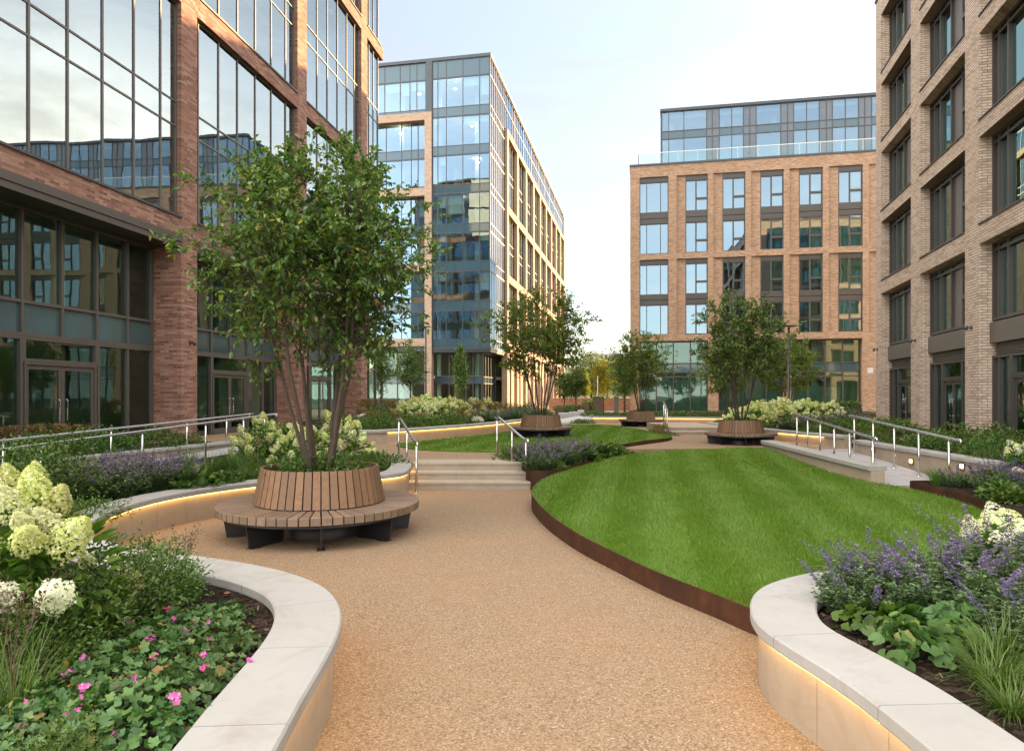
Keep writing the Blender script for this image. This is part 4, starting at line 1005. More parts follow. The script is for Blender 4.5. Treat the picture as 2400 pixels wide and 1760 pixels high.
lamp_post(12.16, 30, .79, 4.2, 'slim dark lamp post rising from hydrangeas beside the right-hand trees', .2)
mb = MB(); mb.tube([(0, 0, -.1), (0, 0, 3.2)], [.06, .04], 8); mb.lathe([(0, 3.26), (.05, 3.22), (.04, 3.19)], 8)
o = mb.build('flagpole', M['house']); o.location = (8.1, 64.5, .5); tag(o, 'thin pale pole in front of the far garden wall', 'pole')

# ---- bollard light in the bed by the steps
r = empty('bollard_light', (.73, 15.55, .40), 0, 1, 'small black bollard light among catmint beside the steps', 'bollard light')
mb = MB(); mb.tube([(0, 0, -.05), (0, 0, .30)], .02, 8); mb.build('post', M['blackmetal'], r)
mb = MB(); mb.lathe([(.0, .43), (.055, .43), (.06, .40), (.035, .30), (.0, .29)], 14); mb.build('lamp_head', M['blackmetal'], r)

# ---- boulders, granite blocks, planter boxes, far odds and ends
def boulder(x, y, z, s, seed, label):
    mb = MB(); n, m = 14, 8; V = []
    for j in range(m + 1):
        th = math.pi * j / m
        for i in range(n):
            ph = 2 * math.pi * i / n; d = Vector((math.sin(th) * math.cos(ph), math.sin(th) * math.sin(ph), math.cos(th)))
            k = 1 + .35 * mnoise.noise(d * 1.1 + Vector((seed * 3.1, 0, 0))); V.append((d.x * s * k, d.y * s * .75 * k, max(-.3, d.z * .55 * k) * s))
    fs = [(j * n + i, j * n + (i + 1) % n, (j + 1) * n + (i + 1) % n, (j + 1) * n + i) for j in range(m) for i in range(n)]
    mb.add(V, fs, 0, True); o = mb.build('boulder', M['boulder']); o.location = (x, y, z + .25 * s); o.rotation_euler = (0, 0, seed)
    tag(o, label, 'boulder', 'boulders in the flower beds')
for i, (x, y, s, lab) in enumerate(((-6.75, 31, .36, 'leftmost small pale boulder in the left flower bed'), (-6.25, 30.6, .42, 'middle pale boulder at the left end of the flower bed'), (-5.8, 30.8, .33, 'rightmost of three pale boulders beside bronze grass'),
                                     (-1.45, 27.6, .34, 'brownish boulder below bronze grass near the far lawn'))): boulder(x, y, .86, s, i + 1, lab)
boulder(9.75, 13.2, .45, .2, 7, 'small boulder at the lower end of the lamp-lit ramp wall')
for (x0, x1, y, h, lab) in ((3.05, 3.78, 44.4, .32, 'longest pale granite block beside the far paved street'), (3.9, 4.42, 46.2, .34, 'middle pale granite block beside the far paved street'), (4.85, 5.3, 50, .37, 'farthest and tallest granite block beside the paved street')):
    mb = MB(); b = .02
    mb.prism([(x0, y), (x1, y), (x1, y + .6), (x0, y + .6)], .5, .5 + h - b); mb.hexa([(x0, y, .5 + h - b), (x1, y, .5 + h - b), (x1, y + .6, .5 + h - b), (x0, y + .6, .5 + h - b), (x0 + b, y + b, .5 + h), (x1 - b, y + b, .5 + h), (x1 - b, y + .6 - b, .5 + h), (x0 + b, y + .6 - b, .5 + h)])
    tag(mb.build('stone_block', M['granite']), lab, 'block', 'granite blocks along the street')
for (x0, x1, y, h, mt, nm, lab, cat) in ((6.55, 7.6, 63.2, 1.0, 'wallstone', 'stone_pier', 'wide pale stone pier before the far garden wall', 'pier'), (7.85, 8.3, 63.6, .75, 'wallstone', 'stone_pier', 'narrow pale stone pier before the far garden wall', 'pier'), (7.5, 7.82, 50, 1.3, 'bronze', 'service_cabinet', 'grey upright service cabinet beside the dark tree at the street', 'cabinet')):
    mb = MB(); mb.box((x0, y, .45), (x1, y + .4, .5 + h)); mb.box((x0 - .04, y - .04, .5 + h + .001), (x1 + .04, y + .44, .56 + h)); tag(mb.build(nm, M[mt]), lab, cat)
# ================================================================== PLANTS
def unit(v): return v / (np.linalg.norm(v, axis=-1, keepdims=True) + 1e-9)
def leaf_arrays(P, D, L, W, fold=.2, droop=.18, up=None):
    """folded leaves: 6 vertices, 2 quads each"""
    n = len(P); D = unit(D); U = np.zeros((n, 3)); U[:, 2] = 1
    U = U + RNG.normal(0, .35, (n, 3)) if up is None else up + RNG.normal(0, .2, (n, 3))
    S = unit(np.cross(D, U)); N = np.cross(S, D); L = L[:, None]; W = W[:, None]
    V = np.empty((n, 6, 3))
    V[:, 0] = P; V[:, 3] = P + D * L - N * L * droop
    a = P + D * L * .33 + N * L * .02; b = P + D * L * .70 - N * L * droop * .35
    V[:, 1] = a + S * W * .5 + N * W * fold; V[:, 5] = a - S * W * .5 + N * W * fold
    V[:, 2] = b + S * W * .40 + N * W * fold * .8; V[:, 4] = b - S * W * .40 + N * W * fold * .8
    Fq = (np.arange(n)[:, None, None] * 6 + np.array([[0, 1, 2, 3], [0, 3, 4, 5]])).reshape(-1, 4)
    return V.reshape(-1, 3), Fq
def lobed_arrays(P, N, Rr, lobes=5, depth=.28, cup=.2):
    n = len(P); N = unit(N); k = 20
    A = unit(np.cross(N, RNG.normal(0, 1, (n, 3)))); B = np.cross(N, A)
    th = np.linspace(.16, 2 * np.pi - .16, k)
    prof = (1 - depth * .5 + depth * .5 * np.cos(lobes * th + math.pi * (lobes % 2 == 0))) * (1 + .10 * np.cos(lobes * 3 * th)) * (.86 + .14 * np.cos(th - np.pi))
    V = np.empty((n, k + 1, 3)); V[:, 0] = P
    jit = RNG.uniform(.88, 1.12, (n, k)); wave = RNG.normal(0, .06, (n, k)) + .07 * np.cos(lobes * th)[None]
    for i in range(k):
        r = (Rr * prof[i] * jit[:, i])[:, None]
        V[:, i + 1] = P + (A * math.cos(th[i]) + B * math.sin(th[i])) * r + N * (Rr * (cup + wave[:, i]))[:, None]
    q = []
    for i in range(1, k - 1, 2): q.append([0, i, i + 1, i + 2])
    q.append([0, k - 1, k, k])
    q = [x for x in q if len(set(x)) == 4] + ([] if (k - 1) % 2 == 0 else [])
    # the last odd rim edge
    Fq = (np.arange(n)[:, None, None] * (k + 1) + np.array(q)).reshape(-1, 4)
    return V.reshape(-1, 3), Fq
def blade_arrays(P, D, L, W, arch, seg=5):
    n = len(P); H = unit(np.stack([D[:, 0], D[:, 1], np.zeros(n)], 1)); S = np.stack([-H[:, 1], H[:, 0], np.zeros(n)], 1)
    tw = RNG.uniform(-.7, .7, n)[:, None]; S = unit(S + H * tw)
    V = np.empty((n, 2 * (seg + 1), 3)); el0 = np.arctan2(D[:, 2], np.hypot(D[:, 0], D[:, 1]))
    pos = P.copy()
    for i in range(seg + 1):
        t = i / seg; w = (W * (1 - t) ** .7 * (1 if i else .7) * .5 + .0004)[:, None]
        V[:, 2 * i] = pos - S * w; V[:, 2 * i + 1] = pos + S * w
        e = el0 - arch * t ** 1.4; st = (L / seg)[:, None]
        pos = pos + (H * np.cos(e)[:, None] + np.array([0, 0, 1.0]) * np.sin(e)[:, None]) * st
    q = np.array([[2 * i, 2 * i + 1, 2 * i + 3, 2 * i + 2] for i in range(seg)])
    return V.reshape(-1, 3), (np.arange(n)[:, None, None] * (2 * (seg + 1)) + q).reshape(-1, 4)
def join(parts):
    V = []; Fq = []; b = 0
    for v, f in parts: V.append(v); Fq.append(f + b); b += len(v)
    return np.vstack(V), np.vstack(Fq)
def hemi(n, zmin=-.1):
    d = unit(RNG.normal(0, 1, (n * 4 + 40, 3))); return d[d[:, 2] > zmin][:n]
def lob(d, seed, f=2.2, a=.28): return np.array([1 + a * mnoise.noise(Vector(x) * f + Vector((seed * 7.3, seed, 0))) for x in d])
def dome_leaves(seed, rx, rz, n, L, W, zmin=-.05, lobe=.35, lf=2.4, inner=.5, z0=0.0, droop=.2, spike=0.0):
    d = hemi(n, zmin); k = lob(d, seed, lf, lobe); r = k * (1 - inner * RNG.random(n) ** 1.6)
    if spike: r += spike * (RNG.random(n) ** 6)
    P = np.stack([d[:, 0] * rx * r, d[:, 1] * rx * r, z0 + np.maximum(.0, d[:, 2] * rz * r + .05 * rz)], 1)
    D = d * [1, 1, .7] + RNG.normal(0, .55, (n, 3)) + [0, 0, .25]
    return leaf_arrays(P, D, L * RNG.uniform(.6, 1.2, n), W * RNG.uniform(.7, 1.2, n), droop=droop)
def shrub(seed, rx, rz, n, L, W, mat, **kw):
    st = MB(); d = hemi(16, .25)
    for q in d: st.tube([(q[0] * .05, q[1] * .05, -.03), (q[0] * rx * .35, q[1] * rx * .35, q[2] * rz * .45), (q[0] * rx * .8, q[1] * rx * .8, q[2] * rz * .8)], [.008, .005, .002], 4, caps=False)
    return [('foliage', mesh_np('foliage', *dome_leaves(seed, rx, rz, n, L, W, **kw), M[mat])), ('stem', st.mesh('stem', M['bark']))]
def panicle(n, rl, rw, fs, mat, quadn=2):
    """cone-shaped flower head along +z, built of small four-petalled florets"""
    t = RNG.random(n) ** .85; a = RNG.uniform(0, 2 * np.pi, n)
    rad = rw * np.clip(1 - t ** 1.55, 0, 1) ** .72 * (.92 + .12 * np.sin(5 * a + 9 * t)) * RNG.uniform(.82, 1.06, n) + .004
    P = np.stack([np.cos(a) * rad, np.sin(a) * rad, t * rl - .02], 1)
    N = unit(np.stack([np.cos(a) * 1.0, np.sin(a) * 1.0, .25 + t * .9], 1) + RNG.normal(0, .32, (n, 3)))
    A = unit(np.cross(N, RNG.normal(0, 1, (n, 3)))); B = np.cross(N, A); s = (fs * RNG.uniform(.75, 1.2, n))[:, None]
    V = np.empty((n, 9, 3)); V[:, 0] = P
    for i in range(8):
        an = math.pi / 4 * i; rr = 1.0 if i % 2 == 0 else .45
        V[:, i + 1] = P + (A * math.cos(an) + B * math.sin(an)) * s * rr + N * s * (.22 if i % 2 == 0 else .05)
    q = np.array([[0, 8, 1, 2], [0, 2, 3, 4], [0, 4, 5, 6], [0, 6, 7, 8]])
    return V.reshape(-1, 3), (np.arange(n)[:, None, None] * 9 + q).reshape(-1, 4)
def rot_to(V, d, p):
    q = Vector((0, 0, 1)).rotation_difference(Vector(d)).to_matrix(); return V @ np.array(q).T + np.array(p)
def hydrangea(seed, rx, rz, nl, nh, hl, hw, fl, fs, mats, separate, leafL=.11):
    out = [('foliage', mesh_np('foliage', *dome_leaves(seed, rx * .92, rz * .86, nl, leafL, leafL * .62, inner=.45, droop=.3), M['leaf_hyd']))]
    d = hemi(nh * 2, .12); keep = []
    for x in d:
        if all(np.linalg.norm(x - y) > 1.35 / math.sqrt(nh) for y in keep): keep.append(x)
        if len(keep) == nh: break
    heads = []
    for x in keep:
        k = lob([x], seed, 2.4, .3)[0]; p = np.array([x[0] * rx * k, x[1] * rx * k, x[2] * rz * k])
        dr = unit(x * [.8, .8, .5] + RNG.normal(0, .25, 3) + [0, 0, .55]); s = RNG.uniform(.75, 1.2)
        V, Fq = panicle(fl, hl * s, hw * s, fs, None); heads.append((rot_to(V, dr, p - dr * hl * .25), Fq, random.choice(mats)))
    if separate:
        for V, Fq, m in heads: out.append(('flower_head', mesh_np('flower_head', V, Fq, M[m])))
    else: out.append(('blossom', mesh_np('blossom', *join([(v, f) for v, f, m in heads]), M[mats[0]])))
    return out
def catmint(seed, rx, h, ns, leafL, mat_f, fsz, dens=1.0, lmat='leaf_grey', spread=.9, bl=.15):
    lv = []; fl = []; st = MB(); LP = []; LD = []; FP = []; FN = []
    for i in range(ns):
        a = RNG.uniform(0, 6.283); rr = rx * math.sqrt(RNG.random()) * .55; base = np.array([math.cos(a) * rr, math.sin(a) * rr, 0])
        out_ = np.array([math.cos(a), math.sin(a), 0]) * rr / (rx * .55) * spread + RNG.normal(0, .22, 3) * [1, 1, 0]
        bloom = RNG.random() < bl
        Lh = h * (RNG.uniform(.85, 1.2) if bloom else RNG.uniform(.5, .8)) * (1.05 - .3 * (rr / (rx * .55)) ** 2)
        pts = [base + out_ * Lh * t * (.35 + .35 * t) + np.array([0, 0, Lh * t * (1 - .12 * t * np.linalg.norm(out_))]) for t in np.linspace(0, 1, 7)]
        st.tube([tuple(p) for p in pts], [.004, .0035, .003, .0028, .0025, .002, .0015], 3, caps=False)
        pts = np.array(pts)
        nl = int(44 * dens)
        for t in RNG.uniform(.08, .66 if bloom else 1.0, nl):
            p = np.array([np.interp(t * 6, range(7), pts[:, c]) for c in range(3)]); b = RNG.uniform(0, 6.283)
            LP.append(p + RNG.normal(0, .012, 3)); LD.append([math.cos(b), math.sin(b), .45])
        if not bloom: continue
        t0 = RNG.uniform(.62, .78)
        for t in np.linspace(t0, 1.0, int(6 * dens) + 2):
            p = np.array([np.interp(t * 6, range(7), pts[:, c]) for c in range(3)])
            for q in range(int(RNG.integers(5, 9))):
                b = RNG.uniform(0, 6.283); o = np.array([math.cos(b), math.sin(b), RNG.uniform(-.2, .6)])
                FP.append(p + o * fsz * RNG.uniform(.5, 1.1) * (1.25 - .7 * (t - t0) / (1 - t0))); FN.append(o + [0, 0, .3])
    LP = np.array(LP); LD = np.array(LD); n = len(LP)
    out = [('foliage', mesh_np('foliage', *leaf_arrays(LP, LD, leafL * RNG.uniform(.6, 1.2, n), leafL * .55 * RNG.uniform(.7, 1.2, n)), M[lmat]))]
    FP = np.array(FP); FN = np.array(FN); n = len(FP)
    out.append(('blossom', mesh_np('blossom', *leaf_arrays(FP, FN, fsz * RNG.uniform(.8, 1.5, n), fsz * RNG.uniform(.6, 1.0, n), fold=.35), M[mat_f])))
    out.append(('stem', st.mesh('stem', M['stem'])))
    return out
def tuft(seed, n, L, W, r0, mat, arch=1.5, up=.75, seeds=0):
    a = RNG.uniform(0, 6.283, n); rr = r0 * np.sqrt(RNG.random(n)); P = np.stack([np.cos(a) * rr, np.sin(a) * rr, np.zeros(n)], 1)
    b = a + RNG.normal(0, .7, n); e = np.clip(RNG.normal(up * 1.35, .25, n), .35, 1.52)
    D = np.stack([np.cos(b) * np.cos(e), np.sin(b) * np.cos(e), np.sin(e)], 1)
    out = [('foliage', mesh_np('foliage', *blade_arrays(P, D, L * RNG.uniform(.55, 1.1, n), W * RNG.uniform(.7, 1.2, n), arch * RNG.uniform(.4, 1.2, n)), M[mat]))]
    if seeds:
        st = MB(); SP = []; SD = []
        for i in range(seeds):
            a = RNG.uniform(0, 6.283); l = RNG.uniform(.05, .3); h = L * RNG.uniform(1.1, 1.55)
            pts = [np.array([math.cos(a) * l * t * t * h, math.sin(a) * l * t * t * h, h * t]) for t in np.linspace(0, 1, 6)]
            st.tube([tuple(p) for p in pts], [.0025, .0022, .002, .0017, .0014, .001], 3, caps=False)
            for t in RNG.uniform(.68, 1.0, 26):
                p = np.array([np.interp(t * 5, range(6), np.array(pts)[:, c]) for c in range(3)]); q = RNG.normal(0, 1, 3); SP.append(p + q * .018 * (1.2 - t) * 2); SD.append(q + [0, 0, .8])
        n = len(SP); V, Fq = leaf_arrays(np.array(SP), np.array(SD), np.full(n, .017), np.full(n, .008))
        out.append(('seed_head', mesh_np('seed_head', V, Fq, M['seed']))); out.append(('stem', st.mesh('stem', M['seed'])))
    return out
def plume(seed, n, L, r0):
    out = tuft(seed, n, L, .007, r0, 'leaf_rust', 1.0, .85)
    P = []; D = []
    for i in range(40):
        a = RNG.uniform(0, 6.283); l = RNG.uniform(.1, .5)
        for t in RNG.uniform(.75, 1.25, 30):
            P.append([math.cos(a) * l * t * t * L * .9 + RNG.normal(0, .02), math.sin(a) * l * t * t * L * .9 + RNG.normal(0, .02), L * t * .82]); D.append([math.cos(a), math.sin(a), .8])
    n = len(P); out.append(('plume', mesh_np('plume', *leaf_arrays(np.array(P), np.array(D) + RNG.normal(0, .4, (n, 3)), np.full(n, .05), np.full(n, .012)), M['leaf_rust'])))
    return out
def lobed(seed, rx, rz, n, Rr, mat, flowers=0, depth=.28, cup=.2, lobes=5):
    d = hemi(n, .05); k = lob(d, seed, 2.0, .3); rr = np.sqrt(RNG.random(n)); a = np.arctan2(d[:, 1], d[:, 0])
    P = np.stack([np.cos(a) * rx * rr * k, np.sin(a) * rx * rr * k, rz * np.sqrt(np.clip(1 - rr ** 2.4, .02, 1)) * k * RNG.uniform(.55, 1.05, n)], 1)
    N = np.stack([np.cos(a) * rr * .75, np.sin(a) * rr * .75, np.full(n, .8)], 1) + RNG.normal(0, .42, (n, 3)) + [0, -.15, 0]
    out = [('foliage', mesh_np('foliage', *lobed_arrays(P, N, Rr * RNG.uniform(.55, 1.2, n), lobes, depth, cup), M[mat], True))]
    st = MB()
    for i in range(0, n, 2): st.tube([tuple(P[i] * [.35, .35, 0]), tuple(P[i] * [.8, .8, .6]), tuple(P[i])], .0022, 3, caps=False)
    out.append(('stem', st.mesh('stem', M['stem'])))
    for i in range(flowers):
        a = RNG.uniform(0, 6.283); r = rx * math.sqrt(RNG.random()) * .95; c = np.array([math.cos(a) * r, math.sin(a) * r, rz * (1.15 - .5 * (r / rx) ** 2) + RNG.uniform(.0, .05)])
        V = []; Fq = []; N = unit(np.array([RNG.normal(0, .4), -.6, .7])); A = unit(np.cross(N, [.3, .1, 1.0])); B = np.cross(N, A); b = 0
        for cl in range(int(RNG.integers(3, 6))):
            cc = c + RNG.normal(0, .015, 3); A = unit(A + RNG.normal(0, .4, 3)); B = np.cross(N, A)
            for q in range(5):
                an = q * 2 * math.pi / 5 + cl; s = .0205; dr = A * math.cos(an) + B * math.sin(an); sd = -A * math.sin(an) + B * math.cos(an)
                V += [cc, cc + dr * s * .6 + sd * s * .42 + N * .003, cc + dr * s * 1.1 + N * .006, cc + dr * s * .6 - sd * s * .42 + N * .003]; Fq.append([b, b + 1, b + 2, b + 3]); b += 4
        out.append(('flower', mesh_np('flower', np.array(V), np.array(Fq), M['petal_pink'])))
    return out
# ---- multi-stemmed trees
def bez(a, b, c, n=8): return [a * (1 - t) ** 2 + b * 2 * t * (1 - t) + c * t * t for t in np.linspace(0, 1, n)]
def multistem(seed, zc, rx, rz, nst, ncl, leafL, r_stem=.05, mat='leaf_tree', tw=4, lp=9, low=0.0, flare=.8, gap=.0):
    rg = np.random.default_rng(seed); mb = MB(); spts = []
    for i in range(nst):
        a = 2 * np.pi * i / nst + rg.uniform(-.4, .4); rr = rg.uniform(.25, .62) * rx; ze = zc + rz * rg.uniform(.15, .75)
        p0 = np.array([math.cos(a) * .13, math.sin(a) * .13, -.05]); p2 = np.array([math.cos(a) * rr, math.sin(a) * rr, ze])
        p1 = np.array([math.cos(a) * rr * flare, math.sin(a) * rr * flare, ze * .45]) + rg.normal(0, .06, 3)
        pts = bez(p0, p1, p2, 14); pts = [p + rg.normal(0, .012, 3) * [1, 1, 0] for p in pts]
        rs = [r_stem * rg.uniform(.8, 1.1) * (1 - .78 * t) for t in np.linspace(0, 1, 14)]
        mb.tube([tuple(p) for p in pts], rs, 8)
        spts += [(p, r) for p, r in zip(pts[3:], rs[3:])]
    SP = np.array([p for p, r in spts]); SR = np.array([r for p, r in spts])
    # leaf clusters spread through the crown, more of them towards its uneven outline
    C = []
    while len(C) < ncl:
        d = unit(rg.normal(0, 1, 3)); k = 1 + .42 * mnoise.noise(Vector(d) * 1.7 + Vector((seed * 3.7, 0, 0))) + .25 * mnoise.noise(Vector(d) * 4.2 + Vector((0, seed * 2.1, 0)))
        r = k * rg.random() ** (1 / 2.3); e = d * r
        x = np.array([e[0] * rx, e[1] * rx, zc + e[2] * rz])
        if e[2] < -.55 and np.hypot(e[0], e[1]) < .25: continue
        if x[2] < zc - rz * (1.02 - low): continue
        if gap and mnoise.noise(Vector(x) * 1.25 + Vector((seed, 3.1, 0))) < -.30 + gap * .0: continue
        C.append(x)
    for k in range(ncl // 9):                                          # shoots standing out of the uneven outline
        d = unit(rg.normal(0, 1, 3)); d[2] = d[2] * .8 + .1; k_ = rg.uniform(.98, 1.22)
        C.append(np.array([d[0] * rx * k_, d[1] * rx * k_, zc + d[2] * rz * k_]))
    for k in range(max(4, ncl // 22)):                                # long shoots above the crown
        a = rg.uniform(0, 6.28); q = rg.random() ** .6
        C.append(np.array([math.cos(a) * rx * .75 * q, math.sin(a) * rx * .75 * q, zc + rz * rg.uniform(.95, 1.22) * (1 - .25 * q)]))
    LP = []; LD = []
    for c in C:
        cost = np.linalg.norm(SP - c, axis=1) + np.where(SP[:, 2] > c[2] - .12, 1.2, 0) ; j = int(np.argmin(cost)); s = SP[j]
        m = (s + c) / 2 + np.array([0, 0, -.05 + .12 * rg.random()]) + rg.normal(0, .05, 3)
        pts = bez(s, m, c, 6); r = min(SR[j] * .55, .013); mb.tube([tuple(p) for p in pts], [r, r * .85, r * .7, r * .55, r * .45, r * .3], 5, caps=False)
        od = unit(c - np.array([0, 0, zc - .35 * rz]) + 1e-6)
        for t in range(tw):
            td = unit(od * .8 + rg.normal(0, .6, 3) + [0, 0, .18]); Lt = rg.uniform(.16, .40); st = pts[int(rg.integers(3, 6))]
            q = bez(st, st + td * Lt * .5 + [0, 0, .02], st + td * Lt - [0, 0, .04], 4); mb.tube([tuple(p) for p in q], [.004, .0032, .0025, .0015], 3, caps=False)
            nl = int(lp * rg.uniform(.7, 1.3))
            for u in np.linspace(.12, 1, nl):
                p = st + td * Lt * u - np.array([0, 0, .04 * u * u]); b = rg.normal(0, 1, 3)
                LP.append(p); LD.append(td * .55 + b * .62 + [0, 0, -.22])
    LP = np.array(LP); LD = np.array(LD); n = len(LP); L = leafL * RNG.uniform(.6, 1.2, n)
    return [('trunk', mb.mesh('trunk', M['bark'])), ('crown', mesh_np('crown', *leaf_arrays(LP, LD, L, L * RNG.uniform(.48, .62, n), fold=.15, droop=.22), M[mat]))]
def standard_tree(seed, h, rx, trunk_h, n, leafL, mat, shape='oval', rt=.07):
    rg = np.random.default_rng(seed); mb = MB(); mb.tube([(0, 0, -.1), (.02, 0, trunk_h), (0, .02, h * .9)], [rt, rt * .8, .015], 8)
    zc = (trunk_h + h) / 2; rz = (h - trunk_h) / 2
    ncl = max(40, n // 40); P = []; D = []
    for i in range(ncl):
        d = unit(rg.normal(0, 1, 3)); k = 1 + .35 * mnoise.noise(Vector(d) * 2.0 + Vector((seed * 2.7, 0, 0))) + .2 * mnoise.noise(Vector(d) * 4.5)
        r = k * rg.random() ** (1 / 2.4); e = d * r; w = 1.0
        if shape == 'cone': w = 1 - .75 * max(0, (e[2] + 1) / 2) ** 1.2
        c = np.array([e[0] * rx * w, e[1] * rx * w, zc + e[2] * rz])
        s = np.array([0, 0, max(trunk_h * .8, c[2] - np.hypot(c[0], c[1]) * .8)]); mb.tube([tuple(s), tuple((s + c) / 2 + [0, 0, .03]), tuple(c)], [.016, .01, .004], 4, caps=False)
        m = n // ncl; cr = .20 * rx + .10
        P.append(c + rg.normal(0, 1, (m, 3)) * cr * .55); D.append(unit(rg.normal(0, 1, (m, 3)) + d * .7 + [0, 0, -.1]))
    P = np.vstack(P); D = np.vstack(D); n = len(P); L = leafL * RNG.uniform(.6, 1.25, n)
    return [('trunk', mb.mesh('trunk', M['bark'])), ('crown', mesh_np('crown', *leaf_arrays(P, D, L, L * .58), M[mat]))]
def spawn(name, proto, loc, rz, s, label, cat, group=None):
    if len(proto) == 1:
        o = obj(name, proto[0][1]); o.location = loc; o.rotation_euler = (0, 0, rz); o.scale = (s, s, s); return tag(o, label, cat, group, 'thing')
    r = empty(name, loc, rz, s, label, cat, group); r['kind'] = 'thing'
    for nm, me in proto: obj(nm, me, r)
    return r
ORD = 'first second third fourth fifth sixth seventh eighth ninth tenth eleventh twelfth thirteenth fourteenth fifteenth sixteenth seventeenth eighteenth nineteenth'.split()
def bed(name, protos, desc, cat, where, items, group=None):
    """items: (px, py, z, scale): base point in the photograph, height of the soil there, size"""
    items = sorted(items, key=lambda i: i[0]); n = len(items)
    for k, it in enumerate(items):
        x, y = gp(it[0], it[1], it[2])
        o_ = '' if n == 1 else (', leftmost' if k == 0 else ', rightmost' if k == n - 1 else f', {ORD[k]} from the left')
        spawn(name, protos[k % len(protos)], (x, y, it[2] - .01), RNG.uniform(0, 6.28), it[3] * RNG.uniform(.94, 1.06), f'{desc}{o_} {where}', cat, group or (f'{cat}s {where}' if n > 1 else None))
# ================================================================== PLANTING
# ---- trees
TREE1 = multistem(5, 3.1, 1.6, 1.5, 8, 430, .09, .041, 'leaf_tree', 5, 9, 0)
TREE2 = [multistem(9, 3.25, 2.1, 1.75, 8, 300, .115, .036, 'leaf_tree2', 5, 8), multistem(14, 3.3, 1.9, 1.75, 9, 300, .115, .036, 'leaf_tree', 5, 8), multistem(23, 3.2, 1.95, 1.7, 9, 270, .115, .034, 'leaf_tree2', 5, 8)]
def tree(proto, x, y, z, s, rz, label, group='multi-stemmed trees'): return spawn('multi_stem_tree', proto, (x, y, z), rz, s, label, 'tree', group)
tree(TREE1, -2.79, 9.95, .87, 1.0, R(40), 'nearest multi-stemmed tree, growing out of the largest round bench')
tree(TREE2[0], 1.02, 24.0, 1.22, .86, R(10), 'multi-stemmed tree growing out of the round bench on the far lawn')
tree(TREE2[1], 7.03, 21.0, 1.16, .76, R(120), 'multi-stemmed tree growing out of the round bench by the right ramp')
tree(TREE2[2], 6.15, 32.6, 1.16, .76, R(60), 'pale leafy multi-stemmed tree growing out of the most distant round bench')
tree(TREE2[2], 11.1, 35, .8, .82, R(200), 'pale multi-stemmed tree rising behind the hydrangeas, close left of the lamp post')
tree(TREE2[2], 14.9, 37, .8, .88, R(300), 'pale multi-stemmed tree behind the hydrangeas, right of the lamp post')
CN = standard_tree(3, 5.4, .78, 1.25, 5200, .11, 'leaf_tree', 'cone', .05)
OV = [standard_tree(4, 5.0, 1.2, 1.5, 5200, .12, 'leaf_tree', 'oval', .06), standard_tree(8, 5.0, 1.25, 1.7, 5200, .12, 'leaf_tree2', 'oval', .06)]
DK = standard_tree(12, 4.4, 1.15, 1.5, 5200, .13, 'leaf_dark', 'oval', .07)
YL = standard_tree(15, 3.6, .5, .7, 3000, .13, 'leaf_yellow', 'cone', .05)
OL = standard_tree(18, 7.4, 3.0, 1.2, 9000, .2, 'leaf_far', 'oval', .15)
OY = standard_tree(19, 6.5, 2.2, 1.0, 6500, .2, 'leaf_yellow', 'oval', .12)
spawn('columnar_tree', CN, (-3.96, 52, .5), .3, 1.0, 'narrow upright young tree before the corner of the glass building', 'tree')
spawn('young_tree', OV[0], (-7.0, 47, .8), 1.2, .96, 'dark young tree just left of the tall lamp post', 'tree')
spawn('young_tree', OV[1], (-8.44, 44, .8), 2.1, .92, 'yellowish young tree close to the end of the red brick block', 'tree')
spawn('dark_tree', DK, (4.75, 62, .5), .4, .80, 'left one of two dark trees before the garden wall', 'tree', 'dark trees before the garden wall')
spawn('dark_tree', DK, (5.85, 62.4, .5), 2.4, .86, 'right one of two dark trees before the garden wall', 'tree', 'dark trees before the garden wall')
spawn('dark_tree', DK, (8.35, 50.6, .5), 1.4, .98, 'dark tree beside the corner of the brown brick building', 'tree')
spawn('columnar_tree', YL, (10.2, 94, .5), .4, 1.35, 'narrow bright yellow tree behind the garden wall', 'tree')
spawn('olive_tree', OL, (13.0, 112, .5), .4, 1.2, 'tall olive green tree far behind the garden wall', 'tree')
spawn('yellow_tree', OY, (14.4, 103, .5), 1.4, 1.12, 'broad yellow-leaved tree far behind the garden wall', 'tree')
spawn('olive_tree', OL, (2.5, 104, .3), 2.4, .9, 'olive tree beyond the far end of the glass building', 'tree')
spawn('olive_tree', OL, (20.5, 116, .3), 3.4, 1.2, 'large olive tree behind the brown brick building corner', 'tree')

# ---- plant kinds
G = {}
G['hyd_mid'] = [hydrangea(31, .62, .95, 460, 28, .21, .098, 230, .022, ['petal_lime', 'petal_cream', 'petal_lime'], True), hydrangea(37, .58, .85, 440, 26, .20, .094, 230, .022, ['petal_lime', 'petal_cream'], True)]
G['hyd_far'] = [hydrangea(41, .85, 1.0, 420, 46, .25, .14, 80, .042, ['petal_cream'], False, .13), hydrangea(43, .8, .9, 420, 42, .25, .14, 80, .042, ['petal_lime'], False, .13)]
G['hyd_white'] = [hydrangea(47, .5, .62, 380, 26, .12, .085, 110, .016, ['petal_white', 'petal_cream'], True, .09)]
G['cat_near'] = [catmint(51, .5, .60, 95, .042, 'petal_lilac', .0155, 1.2), catmint(53, .48, .54, 85, .042, 'petal_lilac', .0155, 1.2)]
G['cat_mid'] = [catmint(55, .62, .62, 120, .045, 'petal_mauve', .019, 1.1, bl=.3), catmint(57, .58, .56, 110, .045, 'petal_lilac', .018, 1.0, bl=.2)]
G['cat_far'] = [catmint(59, .75, .62, 80, .07, 'petal_mauve', .026, .8), catmint(61, .75, .55, 80, .07, 'petal_lilac', .026, .8)]
